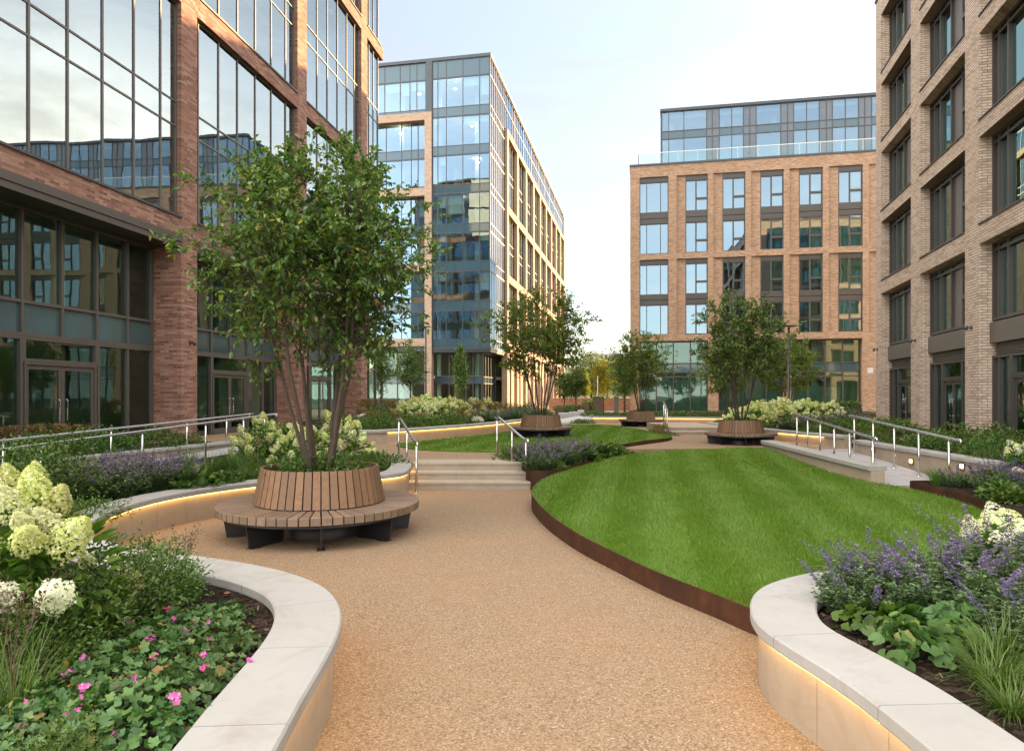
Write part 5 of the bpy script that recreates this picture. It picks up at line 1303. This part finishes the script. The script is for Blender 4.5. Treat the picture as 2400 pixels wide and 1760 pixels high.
G['dark_near'] = [shrub(63, .42, .55, 1900, .045, .021, 'leaf_dark', inner=.6, spike=.25), shrub(65, .40, .5, 1800, .045, .02, 'leaf_mid', inner=.6, spike=.25)]
G['dark_mid'] = [shrub(67, .7, .62, 1500, .085, .034, 'leaf_dark', inner=.5, spike=.2), shrub(69, .75, .56, 1500, .09, .03, 'leaf_dark', inner=.5, spike=.25)]
G['mid_shrub'] = [shrub(71, .7, .55, 1400, .09, .045, 'leaf_bed', inner=.5, spike=.15), shrub(73, .6, .42, 1200, .08, .04, 'leaf_bed', inner=.5, spike=.15)]
G['ger'] = [lobed(75, .36, .2, 150, .047, 'leaf_ger', 2, .42), lobed(77, .38, .2, 160, .048, 'leaf_ger', 2, .42), lobed(79, .34, .18, 140, .046, 'leaf_ger', 1, .42)]
G['big'] = [lobed(81, .36, .26, 70, .10, 'leaf_mid', 0, .22, .12, 5), lobed(83, .33, .24, 62, .10, 'leaf_ger', 0, .22, .12, 5)]
G['leafy'] = [shrub(85, .42, .32, 260, .16, .085, 'leaf_bed', inner=.4), shrub(87, .4, .3, 260, .15, .08, 'leaf_mid', inner=.4)]
G['tuft_near'] = [tuft(89, 300, .34, .006, .08, 'leaf_mid', 1.9, .78), tuft(91, 260, .36, .0055, .07, 'leaf_dark', 1.8, .8)]
G['tuft_wisp'] = [tuft(93, 150, .34, .004, .09, 'leaf_grass', 1.2, .8, 7)]
G['tuft_mid'] = [tuft(95, 240, .62, .010, .13, 'leaf_grass', 1.2, .9), tuft(97, 220, .55, .010, .12, 'leaf_grass', 1.5, .8)]
G['rust'] = [plume(99, 220, .75, .15), plume(101, 200, .68, .14)]
G['cover'] = [shrub(103, .66, .20, 1100, .055, .03, 'leaf_mid', inner=.7, spike=.3)]
G['low'] = [shrub(105, .75, .34, 900, .11, .045, 'leaf_bed', inner=.5, spike=.2), shrub(107, .8, .36, 900, .10, .03, 'leaf_mid', inner=.5, spike=.25)]

# ---- nearest hydrangea, front left: every flower head where the photo shows one
def near_hydrangea():
    root = empty('hydrangea_bush', (-3.1, 4.35, .41), 0, 1, 'nearest hydrangea bush with very large creamy lime flower heads, at the left edge', 'hydrangea')
    base = np.array([-3.1, 4.35, .41])
    heads = [(8, 1170, 4.15, 1.15, 'petal_cream', (-.1, -.5, .8)), (78, 1142, 4.3, 1.25, 'petal_lime', (.1, -.4, .9)), (134, 1174, 4.35, 1.15, 'petal_lime', (.45, -.3, .7)), (108, 1222, 4.15, .95, 'petal_cream', (-.2, -.5, .8)),
             (46, 1217, 4.0, .62, 'petal_cream', (.2, -.7, .6)), (64, 1258, 3.95, 1.0, 'petal_lime', (.45, -.6, .45)), (176, 1250, 4.1, 1.3, 'petal_lime', (.65, -.35, .6)), (124, 1396, 3.75, 1.08, 'petal_white', (.35, -.75, .25)),
             (306, 1356, 4.75, .95, 'petal_lime', (.3, -.5, .6)), (-8, 1392, 3.7, .9, 'petal_white', (.1, -.8, .4)), (22, 1118, 4.55, .9, 'petal_lime', (0, -.4, .9)), (85, 1112, 4.6, .85, 'petal_lime', (.1, -.3, .9)), (-50, 1260, 4.0, 1.1, 'petal_cream', (0, -.6, .7)), (-60, 1150, 4.4, 1.1, 'petal_lime', (-.2, -.3, .9)), (205, 1310, 4.6, .5, 'petal_cream', (.3, -.5, .6))]
    st = MB(); LP = []; LD = []; LL = []
    for (px, py, Y, s, m, d) in heads:
        p = np.array([(px - CX) / F * Y, Y, EYE - (py - HY) / F * Y]); d = unit(np.array(d, float)); hl = .235 * s; hw = .092 * s
        V, Fq = panicle(int(560 * s), hl, hw, .0145, None); V = rot_to(V, d, p - d * hl * .42)
        obj('flower_head', mesh_np('flower_head', V - base, Fq, M[m]), root)
        b0 = base + np.array([RNG.normal(0, .10), RNG.normal(0, .10), 0]); top = p - d * hl * .45
        pts = bez(b0, np.array([b0[0] * .5 + top[0] * .5, b0[1] * .5 + top[1] * .5, top[2] * .8]), top, 9)
        st.tube([tuple(q - base) for q in pts], [.006 - .0035 * k / 8 for k in range(9)], 6, caps=False)
        for t in np.linspace(.2, .97, 12):
            q = np.array([np.interp(t * 8, range(9), np.array(pts)[:, c]) for c in range(3)])
            for sgn in (0, math.pi):
                a = RNG.uniform(0, 6.28) + sgn; LP.append(q - base); LD.append([math.cos(a), math.sin(a) - .15, RNG.uniform(-.1, .5)]); LL.append(RNG.uniform(.09, .17))
    for k in range(330):
        dd = hemi(1, -.7)[0]; LP.append(np.array([dd[0] * .5 + .02, dd[1] * .45, .40 + dd[2] * .40])); LD.append(dd + [0, -.1, .2]); LL.append(RNG.uniform(.07, .13))
    LP = np.array(LP); LD = np.array(LD); LL = np.array(LL)
    obj('foliage', mesh_np('foliage', *leaf_arrays(LP, LD, LL, LL * .56, fold=.14, droop=.28), M['leaf_hyd']), root)
    st.build('stem', M['stem'], root)
near_hydrangea()

W1 = 'in the left front planter'
bed('dark_shrub', G['dark_near'], 'small-leaved green shrub', 'shrub', W1 + ' behind the pink geraniums', [(190, 1520, .41, .9), (275, 1470, .41, .95), (380, 1420, .41, .7), (110, 1570, .41, .75), (345, 1395, .41, .85)])
bed('geranium', G['ger'], 'pink-flowered lobed geranium clump', 'geranium', W1, [(190, 1730, .41, .9), (300, 1700, .41, .95), (420, 1640, .41, .85), (330, 1580, .41, .95), (455, 1555, .41, .9), (540, 1520, .41, .62), (470, 1480, .41, .8), (520, 1450, .41, .6), (120, 1700, .41, .8), (260, 1600, .41, .8), (360, 1650, .41, .8), (500, 1590, .41, .62), (370, 1735, .41, .8), (60, 1750, .41, .8), (210, 1640, .41, .8), (400, 1510, .41, .85)], 'pink geraniums in the front left planter')
bed('grass_tuft', G['tuft_wisp'], 'wispy grass tuft with dry seed heads', 'grass tuft', W1, [(425, 1400, .41, 1.15), (330, 1385, .41, .9), (30, 1655, .41, 1.5)])
bed('leafy_plant', G['dark_near'][1:], 'low feathery bright green plant at the bottom edge', 'plant', W1, [(130, 1850, .41, .5)])
W2 = 'below the left ramp'
bed('catmint', G['cat_mid'], 'mauve flowering catmint clump', 'catmint', W2, [(205, 1172, .42, .9), (262, 1166, .42, 1.0), (325, 1158, .42, 1.05), (385, 1150, .42, .95), (232, 1146, .42, 1.05), (300, 1138, .42, 1.05), (365, 1130, .42, 1.0), (420, 1126, .42, .95)], 'catmint clumps below the left ramp')
bed('dark_shrub', G['dark_near'][:1], 'glossy dark upright shrub', 'shrub', W2 + ' beside the catmint', [(135, 1185, .42, 1.5), (45, 1200, .42, 1.5), (100, 1160, .42, 1.4)])
bed('low_shrub', G['low'], 'low green shrub', 'shrub', W2 + ' at the wall coping', [(195, 1215, .42, .62), (-20, 1240, .42, .9)])
bed('leafy_plant', G['leafy'], 'broad-leaved green plant', 'plant', W2 + ' behind the bright wall strip', [(455, 1148, .42, 1.0), (525, 1140, .42, .8)])
bed('ornamental_grass', G['tuft_mid'], 'upright green ornamental grass', 'grass', 'between catmint and hydrangeas', [(440, 1106, .42, .98), (492, 1110, .42, 1.0), (540, 1106, .42, 1.05), (590, 1112, .42, 1.0), (640, 1112, .42, .8), (570, 1128, .42, .8)], 'green ornamental grasses below the left ramp')
bed('hydrangea_bush', G['hyd_mid'], 'lime green hydrangea bush', 'hydrangea', 'behind the nearest tree', [(610, 1077, .42, .98), (668, 1068, .42, 1.08), (735, 1075, .42, 1.0), (800, 1078, .42, 1.05), (688, 1094, .42, .8)], 'lime hydrangeas behind the nearest tree')
bed('low_shrub', G['low'], 'low green shrub', 'shrub', 'inside the rounded end of the serpentine wall', [(700, 1110, .42, .9), (835, 1098, .42, .85), (880, 1092, .42, .8), (780, 1100, .42, .85), (655, 1122, .42, .7)])
# bench planters
for b, l in zip(BENCH, ('nearest', 'far-lawn', 'right-hand', 'most distant')):
    spawn('groundcover_plant', G['cover'][0], (b[0], b[1], b[2] + .87 * b[3]), RNG.uniform(0, 6), b[3], f'low leafy groundcover round the tree stems in the {l} round bench', 'groundcover')
# bed before the red brick building
def along(name, protos, desc, cat, where, pts, group=None):
    n = len(pts)
    for k, (x, y, z, s) in enumerate(sorted(pts, key=lambda p: p[0] / p[1])):
        o_ = '' if n == 1 else (', leftmost' if k == 0 else ', rightmost' if k == n - 1 else f', {ORD[k]} from the left')
        spawn(name, protos[k % len(protos)], (x, y, z - .02), RNG.uniform(0, 6.28), s * RNG.uniform(.92, 1.08), f'{desc}{o_} {where}', cat, group or (f'{cat}s {where}' if n > 1 else None))
lw = lambda t, o: (-12.4 + .268 * (t - 3.7) - .966 * o, t + .26 * o)
along('dark_shrub', G['dark_mid'], 'dense dark green shrub', 'shrub', 'above the left ramp wall', [(*lw(t, o), .5, s) for t, o, s in ((12.2, .8, 1.0), (13.3, .75, 1.05), (14.4, .8, 1.0), (15.5, .75, 1.05), (16.6, .75, 1.0), (17.7, .7, .95), (18.7, .65, .8), (13.0, 1.5, 1.0), (15.0, 1.5, .9), (16.9, 1.5, .9))], 'dark shrubs above the left ramp wall')
along('bronze_grass', G['rust'], 'bronze plumed grass', 'grass', 'before the shopfront of the red brick block', [(*lw(t, o), .5, s) for t, o, s in ((15.2, 2.2, 1.05), (16.0, 2.15, 1.1), (16.6, 2.1, 1.0), (17.4, 1.9, .7))])
# bed behind the upper left wall
W3 = 'in the raised bed by the far lawn'
along('hydrangea_bush', G['hyd_far'], 'creamy hydrangea bush', 'hydrangea', W3, [(x, y, .86, s) for x, y, s in ((-4.6, 31.6, .95), (-3.7, 31.5, 1.05), (-2.9, 32.2, 1.0), (-2.1, 33.0, .95), (-3.9, 29.9, .85), (-3.0, 30.2, .75), (-1.2, 34.0, .9), (-5.2, 33.0, .85))], 'cream hydrangeas in the raised bed')
along('bronze_grass', G['rust'], 'bronze grass clump', 'grass', W3, [(x, y, .86, s) for x, y, s in ((-7.5, 34, 1.25), (-6.8, 33.5, 1.3), (-6.1, 33.8, 1.3), (-5.7, 32.6, 1.1), (-1.6, 30.2, 1.15), (-.9, 30.7, 1.2), (-.4, 31.8, 1.1), (-4.3, 25.4, .75), (-5.0, 24.6, .8), (-3.4, 25.2, .7), (-2.2, 29.0, .95))], 'bronze grasses in the raised bed')
along('low_shrub', G['low'], 'low green shrub', 'shrub', W3, [(x, y, .86, s) for x, y, s in ((-5.6, 22.2, .8), (-4.9, 22.3, .75), (-4.3, 22.7, .8), (-3.6, 23.6, .8), (-3.1, 24.6, .85), (-2.5, 25.6, .85), (-2.0, 26.7, .9), (-5.8, 24.0, .95), (-4.7, 24.2, .95), (-3.5, 26.4, .95), (-2.6, 28.0, 1.0), (-6.6, 26.5, 1.0), (-5.6, 28.6, 1.0), (-4.6, 28, 1.0))], 'low green shrubs in the raised bed')
along('dark_shrub', G['dark_mid'], 'dark green shrub', 'shrub', W3, [(x, y, .86, s) for x, y, s in ((-5.9, 30.2, 1.0), (.2, 35, .9), (.6, 37.5, 1.0), (-.4, 37, 1.0), (1.0, 40, 1.0))], 'dark shrubs in the raised bed')
along('catmint', G['cat_far'], 'lilac catmint clump', 'catmint', W3, [(x, y, .86, s) for x, y, s in ((-1.1, 28.6, .9), (-.6, 29.6, .9), (-.1, 31.0, .95), (.4, 33, .9), (.9, 35.2, .9))], 'catmint in the raised bed')
# bed between steps and lawn
W4 = 'in the bed between steps and lawn'
along('catmint', G['cat_mid'][:1] + G['cat_mid'], 'lilac catmint clump', 'catmint', W4, [(x, y, z, s) for x, y, z, s in ((.55, 14.75, .39, .85), (.45, 15.5, .42, .95), (1.05, 15.6, .41, .95), (1.5, 16.4, .43, .85), (.75, 16.4, .46, .95))], 'catmint between steps and lawn')
along('low_shrub', G['low'], 'low green shrub', 'shrub', W4, [(x, y, z, s) for x, y, z, s in ((.2, 15.9, .43, .75), (.25, 16.6, .49, .8), (.85, 15.0, .4, .45), (1.2, 15.9, .42, .5))], 'low shrubs between steps and lawn')
along('leafy_plant', G['leafy'], 'broad-leaved green plant', 'plant', W4, [(x, y, z, s) for x, y, z, s in ((1.75, 16.5, .43, .85), (2.75, 18.0, .46, .7), (2.45, 17.6, .46, .85))])
along('ornamental_grass', G['tuft_mid'], 'fresh green grass tuft', 'grass', W4, [(x, y, z, s) for x, y, z, s in ((1.55, 17.1, .46, .9), (2.0, 17.5, .47, 1.0), (1.2, 16.9, .47, .8), (2.3, 17.9, .48, .8))])
along('bronze_grass', G['rust'], 'small bronze grass', 'grass', 'beside the two low steps', [(5.5, 25.2, .5, .62), (5.45, 25.9, .5, .55)])
along('low_shrub', G['low'], 'low dark green shrub', 'shrub', 'beside the two low steps', [(5.75, 24.9, .5, .38), (5.6, 26.4, .5, .5)])
# right upper bed
W5 = 'above the curved wall on the right'
along('hydrangea_bush', G['hyd_far'], 'creamy hydrangea bush', 'hydrangea', W5, [(x, y, .8, s) for x, y, s in ((9.9, 27.6, .95), (10.7, 28.0, 1.0), (11.6, 28.4, 1.0), (12.5, 28.6, .95), (13.3, 29.0, .85), (10.2, 26.0, .85), (9.5, 28.6, .7))], 'cream hydrangeas above the curved wall')
along('catmint', G['cat_far'], 'mauve catmint clump', 'catmint', W5, [(x, y, .8, s) for x, y, s in ((9.6, 23.6, .7), (10.3, 24.2, .85), (11.2, 25.0, .9), (12.2, 26, .9), (13.4, 27, .9), (14.0, 28.4, 1.0))], 'catmint above the curved wall')
along('low_shrub', G['low'], 'low green shrub', 'shrub', W5, [(x, y, .8, s) for x, y, s in ((9.5, 21.4, .65), (10.1, 22.2, .85), (9.2, 25.6, .6), (10.9, 23.2, .9), (11.9, 24.2, .95), (12.9, 25.2, 1.0), (10.4, 20.0, .75), (11.4, 21.2, .9), (12.6, 22.6, .95), (13.8, 25.0, 1.0), (8.75, 28.4, .5))], 'low shrubs above the curved wall')
along('dark_shrub', G['dark_mid'], 'dark evergreen shrub', 'shrub', 'before the corner of the tan brick building', [(x, y, .8, s) for x, y, s in ((14.4, 29.5, .9), (15.2, 30.8, .9), (13.9, 31.5, .9))])
# bed before the tan brick building
W6 = 'between lamp-lit ramp wall and tan brick building'
along('mid_shrub', G['mid_shrub'], 'bright green shrub', 'shrub', W6, [(x, y, .6, s) for x, y, s in ((9.75, 17.4, .72), (10.0, 16.4, .85), (10.5, 15.6, .8), (10.7, 17.2, .95), (11.5, 16.4, .9), (11.6, 17.9, 1.0), (9.8, 18.4, .62))], 'bright green shrubs above the ramp wall')
along('dark_shrub', G['dark_mid'], 'dark green shrub', 'shrub', W6, [(x, y, .6, s) for x, y, s in ((10.2, 14.8, .72), (11.2, 14.9, .85), (12.2, 17.2, .9), (9.85, 14.0, .5))], 'dark shrubs above the ramp wall')
along('white_hydrangea', G['hyd_white'], 'small white-flowered bush', 'hydrangea', 'at the foot of the tan brick building', [(10.3, 13.6, .5, .95), (11.1, 13.7, .55, 1.0), (10.8, 12.9, .45, .95)])
# lower right bed
W7 = 'in the steel-edged bed at the right'
along('catmint', G['cat_mid'][1:] + G['cat_near'][:1], 'violet catmint clump', 'catmint', W7, [(x, y, .29, s) for x, y, s in ((8.35, 12.8, .7), (8.9, 12.5, .95), (8.45, 11.8, .95), (9.2, 11.5, 1.05), (9.9, 12.2, 1.1), (8.6, 10.9, .95), (9.5, 10.5, 1.05))], 'catmint in the steel-edged bed')
along('ornamental_grass', G['tuft_mid'], 'dark green grass tuft', 'grass', W7, [(x, y, .29, s) for x, y, s in ((8.15, 13.05, .78), (8.1, 10.4, .85), (7.75, 9.6, .8))])
along('leafy_plant', G['leafy'], 'broad-leaved green plant', 'plant', W7, [(x, y, .29, s) for x, y, s in ((8.05, 11.2, .75), (7.95, 10.9, .65), (7.3, 9.0, .7))])
along('white_hydrangea', G['hyd_white'], 'white-flowered hydrangea bush', 'hydrangea', W7, [(x, y, .29, s) for x, y, s in ((7.55, 8.9, .8), (6.9, 8.2, .75), (6.35, 7.7, .62), (7.9, 8.2, .9))])
# foreground right planter
W8 = 'in the front right planter'
along('catmint', G['cat_near'], 'tall violet catmint clump', 'catmint', W8, [(x, y, .41, s) for x, y, s in ((2.52, 4.98, .74), (2.78, 5.28, .9), (3.05, 4.85, .92), (3.35, 5.3, 1.0), (3.35, 4.55, .92), (3.75, 4.95, 1.0), (3.2, 4.2, .74), (4.0, 5.5, 1.0))], 'catmint in the front right planter')
along('lobed_plant', G['big'], 'big lobed-leaf plant', 'plant', W8, [(x, y, .41, s) for x, y, s in ((2.45, 4.62, .72), (2.62, 4.4, .85), (2.43, 4.15, .72), (2.9, 4.5, .8))])
along('grass_tuft', G['tuft_near'], 'long-bladed dark grass tuft', 'grass tuft', W8, [(x, y, .41, s) for x, y, s in ((2.62, 3.72, 1.05), (2.85, 4.0, 1.15), (2.5, 3.4, .8), (2.9, 3.5, 1.1))])
along('white_hydrangea', G['hyd_white'], 'white hydrangea bush', 'hydrangea', W8 + ' at the right edge', [(4.2, 5.72, .41, .9), (4.5, 6.05, .41, .95)])
def litter(poly, n, z, ymax):
    poly = np.array(poly); lo, hi = poly.min(0), poly.max(0); x = RNG.uniform(lo[0], hi[0], n * 12); y = RNG.uniform(2.4, ymax, n * 12)
    k = pts_in_poly(x, y, poly); x, y = x[k][:n], y[k][:n]; n = len(x); a = RNG.uniform(0, 6.28, n)
    L = RNG.uniform(.025, .055, n); o = obj('leaf_litter', mesh_np('leaf_litter', *leaf_arrays(np.stack([x, y, np.full(n, z)], 1), np.stack([np.cos(a), np.sin(a), RNG.uniform(0, .3, n)], 1), L, L * .6, .25, .05), M['litter']))
    tag(o, kind='stuff')
litter(soilA, 260, .43, 7.5); litter(soilE, 160, .43, 6.4)
# hedges and low planting far back
def hedge(x0, y0, x1, y1, z, w, h, label, mat='leaf_dark', n=2600):
    L = math.hypot(x1 - x0, y1 - y0); ax = np.array([(x1 - x0) / L, (y1 - y0) / L]); nx = np.array([-ax[1], ax[0]])
    t = RNG.random(n) * L; s = RNG.uniform(-1, 1, n); v = RNG.random(n); face = RNG.random(n)
    s = np.where(face < .5, np.sign(s) * RNG.uniform(.86, 1.05, n), s); v = np.where(face >= .5, RNG.uniform(.9, 1.04, n), v)
    P = np.stack([x0 + ax[0] * t + nx[0] * s * w / 2, y0 + ax[1] * t + nx[1] * s * w / 2, z + v * h], 1)
    D = RNG.normal(0, .7, (n, 3)) + np.stack([nx[0] * s, nx[1] * s, v], 1)
    me = mesh_np('foliage', *leaf_arrays(P, D, RNG.uniform(.07, .13, n), RNG.uniform(.04, .07, n)), M[mat])
    mb = MB(); q = lambda a, d, zz: (x0 + ax[0] * a + nx[0] * d, y0 + ax[1] * a + nx[1] * d, z + zz); mb.box((.05, -w * .36, -.05), (L - .05, w * .36, h * .88), 0, q)
    o = obj('clipped_hedge', me); tag(o, label, 'hedge'); mb.build('branch_core', M['bark'], o)
    return o
hedge(9.8, 46.8, 24, 44.2, .5, .8, .35, 'long low hedge at the foot of the brown brick building')
hedge(3.6, 52, 5.6, 60, .5, .9, .55, 'clipped hedge beside the far paved street', 'leaf_mid')
hedge(6.4, 59.5, 7.5, 61.5, .5, .9, .9, 'golden hedge at the far end of the paved street', 'leaf_yellow', 1500)
hedge(7.05, 56, 7.35, 58, .5, .8, 1.25, 'upright olive hedge beside the grey service cabinet', 'leaf_far', 1500)
for (a, c, lab) in ((16.6, 18.0, 'left black planter box with a clipped hedge before the brown brick building'), (18.1, 19.5, 'right black planter box with a clipped hedge before the brown brick building')):
    r = empty('planter_box', (0, 0, 0), label=lab, cat='planter', group='black planter boxes')
    mb = MB(); mb.box((a, 38, .45), (c, 38.7, 1.25)); mb.box((a + .05, 38.05, 1.252), (c - .05, 38.65, 1.27)); mb.build('box', M['blackmetal'], r)
    n = 900; P = np.stack([RNG.uniform(a + .02, c - .02, n), RNG.uniform(38.0, 38.7, n), RNG.uniform(1.26, 1.62, n)], 1)
    obj('hedge', mesh_np('hedge', *leaf_arrays(P, RNG.normal(0, 1, (n, 3)) + [0, -.3, .3], np.full(n, .1), np.full(n, .06)), M['leaf_dark']), r)
along('low_shrub', G['low'], 'low green shrub', 'shrub', 'behind the far straight glowing wall', [(x, y, .8, s) for x, y, s in ((5.0, 37, .7), (6.2, 37, .75), (7.6, 36.9, .75), (9, 36.8, .75), (10.4, 36.5, .75), (11.8, 36.2, .8), (4.4, 38, .8))], 'low shrubs behind the far wall')
along('low_shrub', G['low'], 'low green shrub', 'shrub', 'on the terrace left of the far straight wall', [(3.55, 35.7, .5, .62), (3.95, 35.9, .5, .55)])
along('low_shrub', G['low'], 'low green shrub', 'shrub', 'at the foot of the glass office building', [(x, y, .5, s) for x, y, s in ((-.2, 44, 1.0), (.6, 46, 1.0), (1.4, 49, 1.1), (-1.2, 46, 1.0), (2.2, 53, 1.1), (-4.6, 46, 1.0), (-6, 46, 1.0))], 'low shrubs at the foot of the glass building')

# ================================================================== CAMERA, LIGHT, SKY
cam = bpy.data.cameras.new('camera'); cam.sensor_width = 36.0; cam.sensor_fit = 'HORIZONTAL'; cam.lens = F / 2400 * 36
cam.shift_y = (HY - 880) / 2400; cam.clip_start = .05; cam.clip_end = 3000
co = link(bpy.data.objects.new('camera', cam)); co.location = (0, 0, EYE); co.rotation_euler = (R(90), 0, 0); scn.camera = co
SUN_AZ, SUN_EL = SUN
sd = Vector((math.sin(R(SUN_AZ)) * math.cos(R(SUN_EL)), math.cos(R(SUN_AZ)) * math.cos(R(SUN_EL)), math.sin(R(SUN_EL))))
sun = bpy.data.lights.new('sun', 'SUN'); sun.energy = 4.0; sun.angle = R(.5); sun.color = (1.0, .66, .34)
so = link(bpy.data.objects.new('sun', sun)); so.rotation_euler = sd.to_track_quat('Z', 'Y').to_euler()
w = bpy.data.worlds.new('World'); scn.world = w; w.use_nodes = True; nt = w.node_tree; nt.nodes.clear()
N = nt.nodes.new; Lk = nt.links.new
sky = N('ShaderNodeTexSky'); sky.sky_type = 'NISHITA'; sky.sun_disc = False; sky.sun_elevation = R(SUN_EL); sky.sun_rotation = R(SUN_AZ); sky.air_density = 1.0; sky.dust_density = .7; sky.ozone_density = 1.4
bg = N('ShaderNodeBackground'); out = N('ShaderNodeOutputWorld'); bg.inputs['Strength'].default_value = SKY
tc = N('ShaderNodeTexCoord'); mp = N('ShaderNodeMapping'); mp.inputs['Scale'].default_value = (1.2, 1.6, 4.0); mp.inputs['Rotation'].default_value = (0, R(18), R(30)); Lk(tc.outputs['Generated'], mp.inputs['Vector'])
nz = N('ShaderNodeTexNoise'); nz.inputs['Scale'].default_value = 2.3; nz.inputs['Detail'].default_value = 7; nz.inputs['Roughness'].default_value = .6; nz.inputs['Distortion'].default_value = .6; Lk(mp.outputs[0], nz.inputs['Vector'])
rp = N('ShaderNodeValToRGB'); rp.color_ramp.elements[0].position = .42; rp.color_ramp.elements[0].color = (VEIL, VEIL, VEIL, 1); rp.color_ramp.elements[1].position = .64; rp.color_ramp.elements[1].color = (.75, .75, .75, 1); Lk(nz.outputs[0], rp.inputs[0])
mx = N('ShaderNodeMix'); mx.data_type = 'RGBA'; Lk(rp.outputs[0], mx.inputs[0]); Lk(sky.outputs[0], mx.inputs[6]); 
sx = N('ShaderNodeSeparateXYZ'); Lk(tc.outputs['Generated'], sx.inputs[0])
def mr(a, f0, f1, t0, t1):
    m = N('ShaderNodeMapRange'); m.interpolation_type = 'SMOOTHSTEP'; Lk(a, m.inputs[0])
    for k, v in zip(range(1, 5), (f0, f1, t0, t1)): m.inputs[k].default_value = v
    return m.outputs[0]
# veil colour boosted out of view, overhead, behind and left, as added fill light
up = mr(sx.outputs[2], .42, .95, 1.0, FILL_TOP); back = mr(sx.outputs[1], .45, -.25, 1.0, FILL_BACK)
side = mr(sx.outputs[0], -.25, -.8, 1.0, FILL_WEST)
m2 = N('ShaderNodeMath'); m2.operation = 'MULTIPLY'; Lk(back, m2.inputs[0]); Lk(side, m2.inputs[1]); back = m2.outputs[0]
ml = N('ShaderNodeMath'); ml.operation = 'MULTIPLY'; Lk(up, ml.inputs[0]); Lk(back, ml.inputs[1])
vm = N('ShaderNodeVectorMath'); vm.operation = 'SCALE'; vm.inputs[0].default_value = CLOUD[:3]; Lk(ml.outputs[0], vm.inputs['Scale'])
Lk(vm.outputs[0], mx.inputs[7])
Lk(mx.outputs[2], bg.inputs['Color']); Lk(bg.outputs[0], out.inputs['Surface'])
scn.view_settings.view_transform = 'Standard'; scn.view_settings.look = 'None'; scn.view_settings.exposure = EXPO; scn.view_settings.gamma = 1.0
scn.view_settings.use_curve_mapping = False
scn.render.engine = 'CYCLES'
c = scn.cycles; c.use_denoising = True; c.max_bounces = 7; c.diffuse_bounces = 3; c.glossy_bounces = 4; c.transmission_bounces = 4; c.transparent_max_bounces = 10; c.caustics_reflective = False; c.caustics_refractive = False; c.sample_clamp_indirect = 6.0
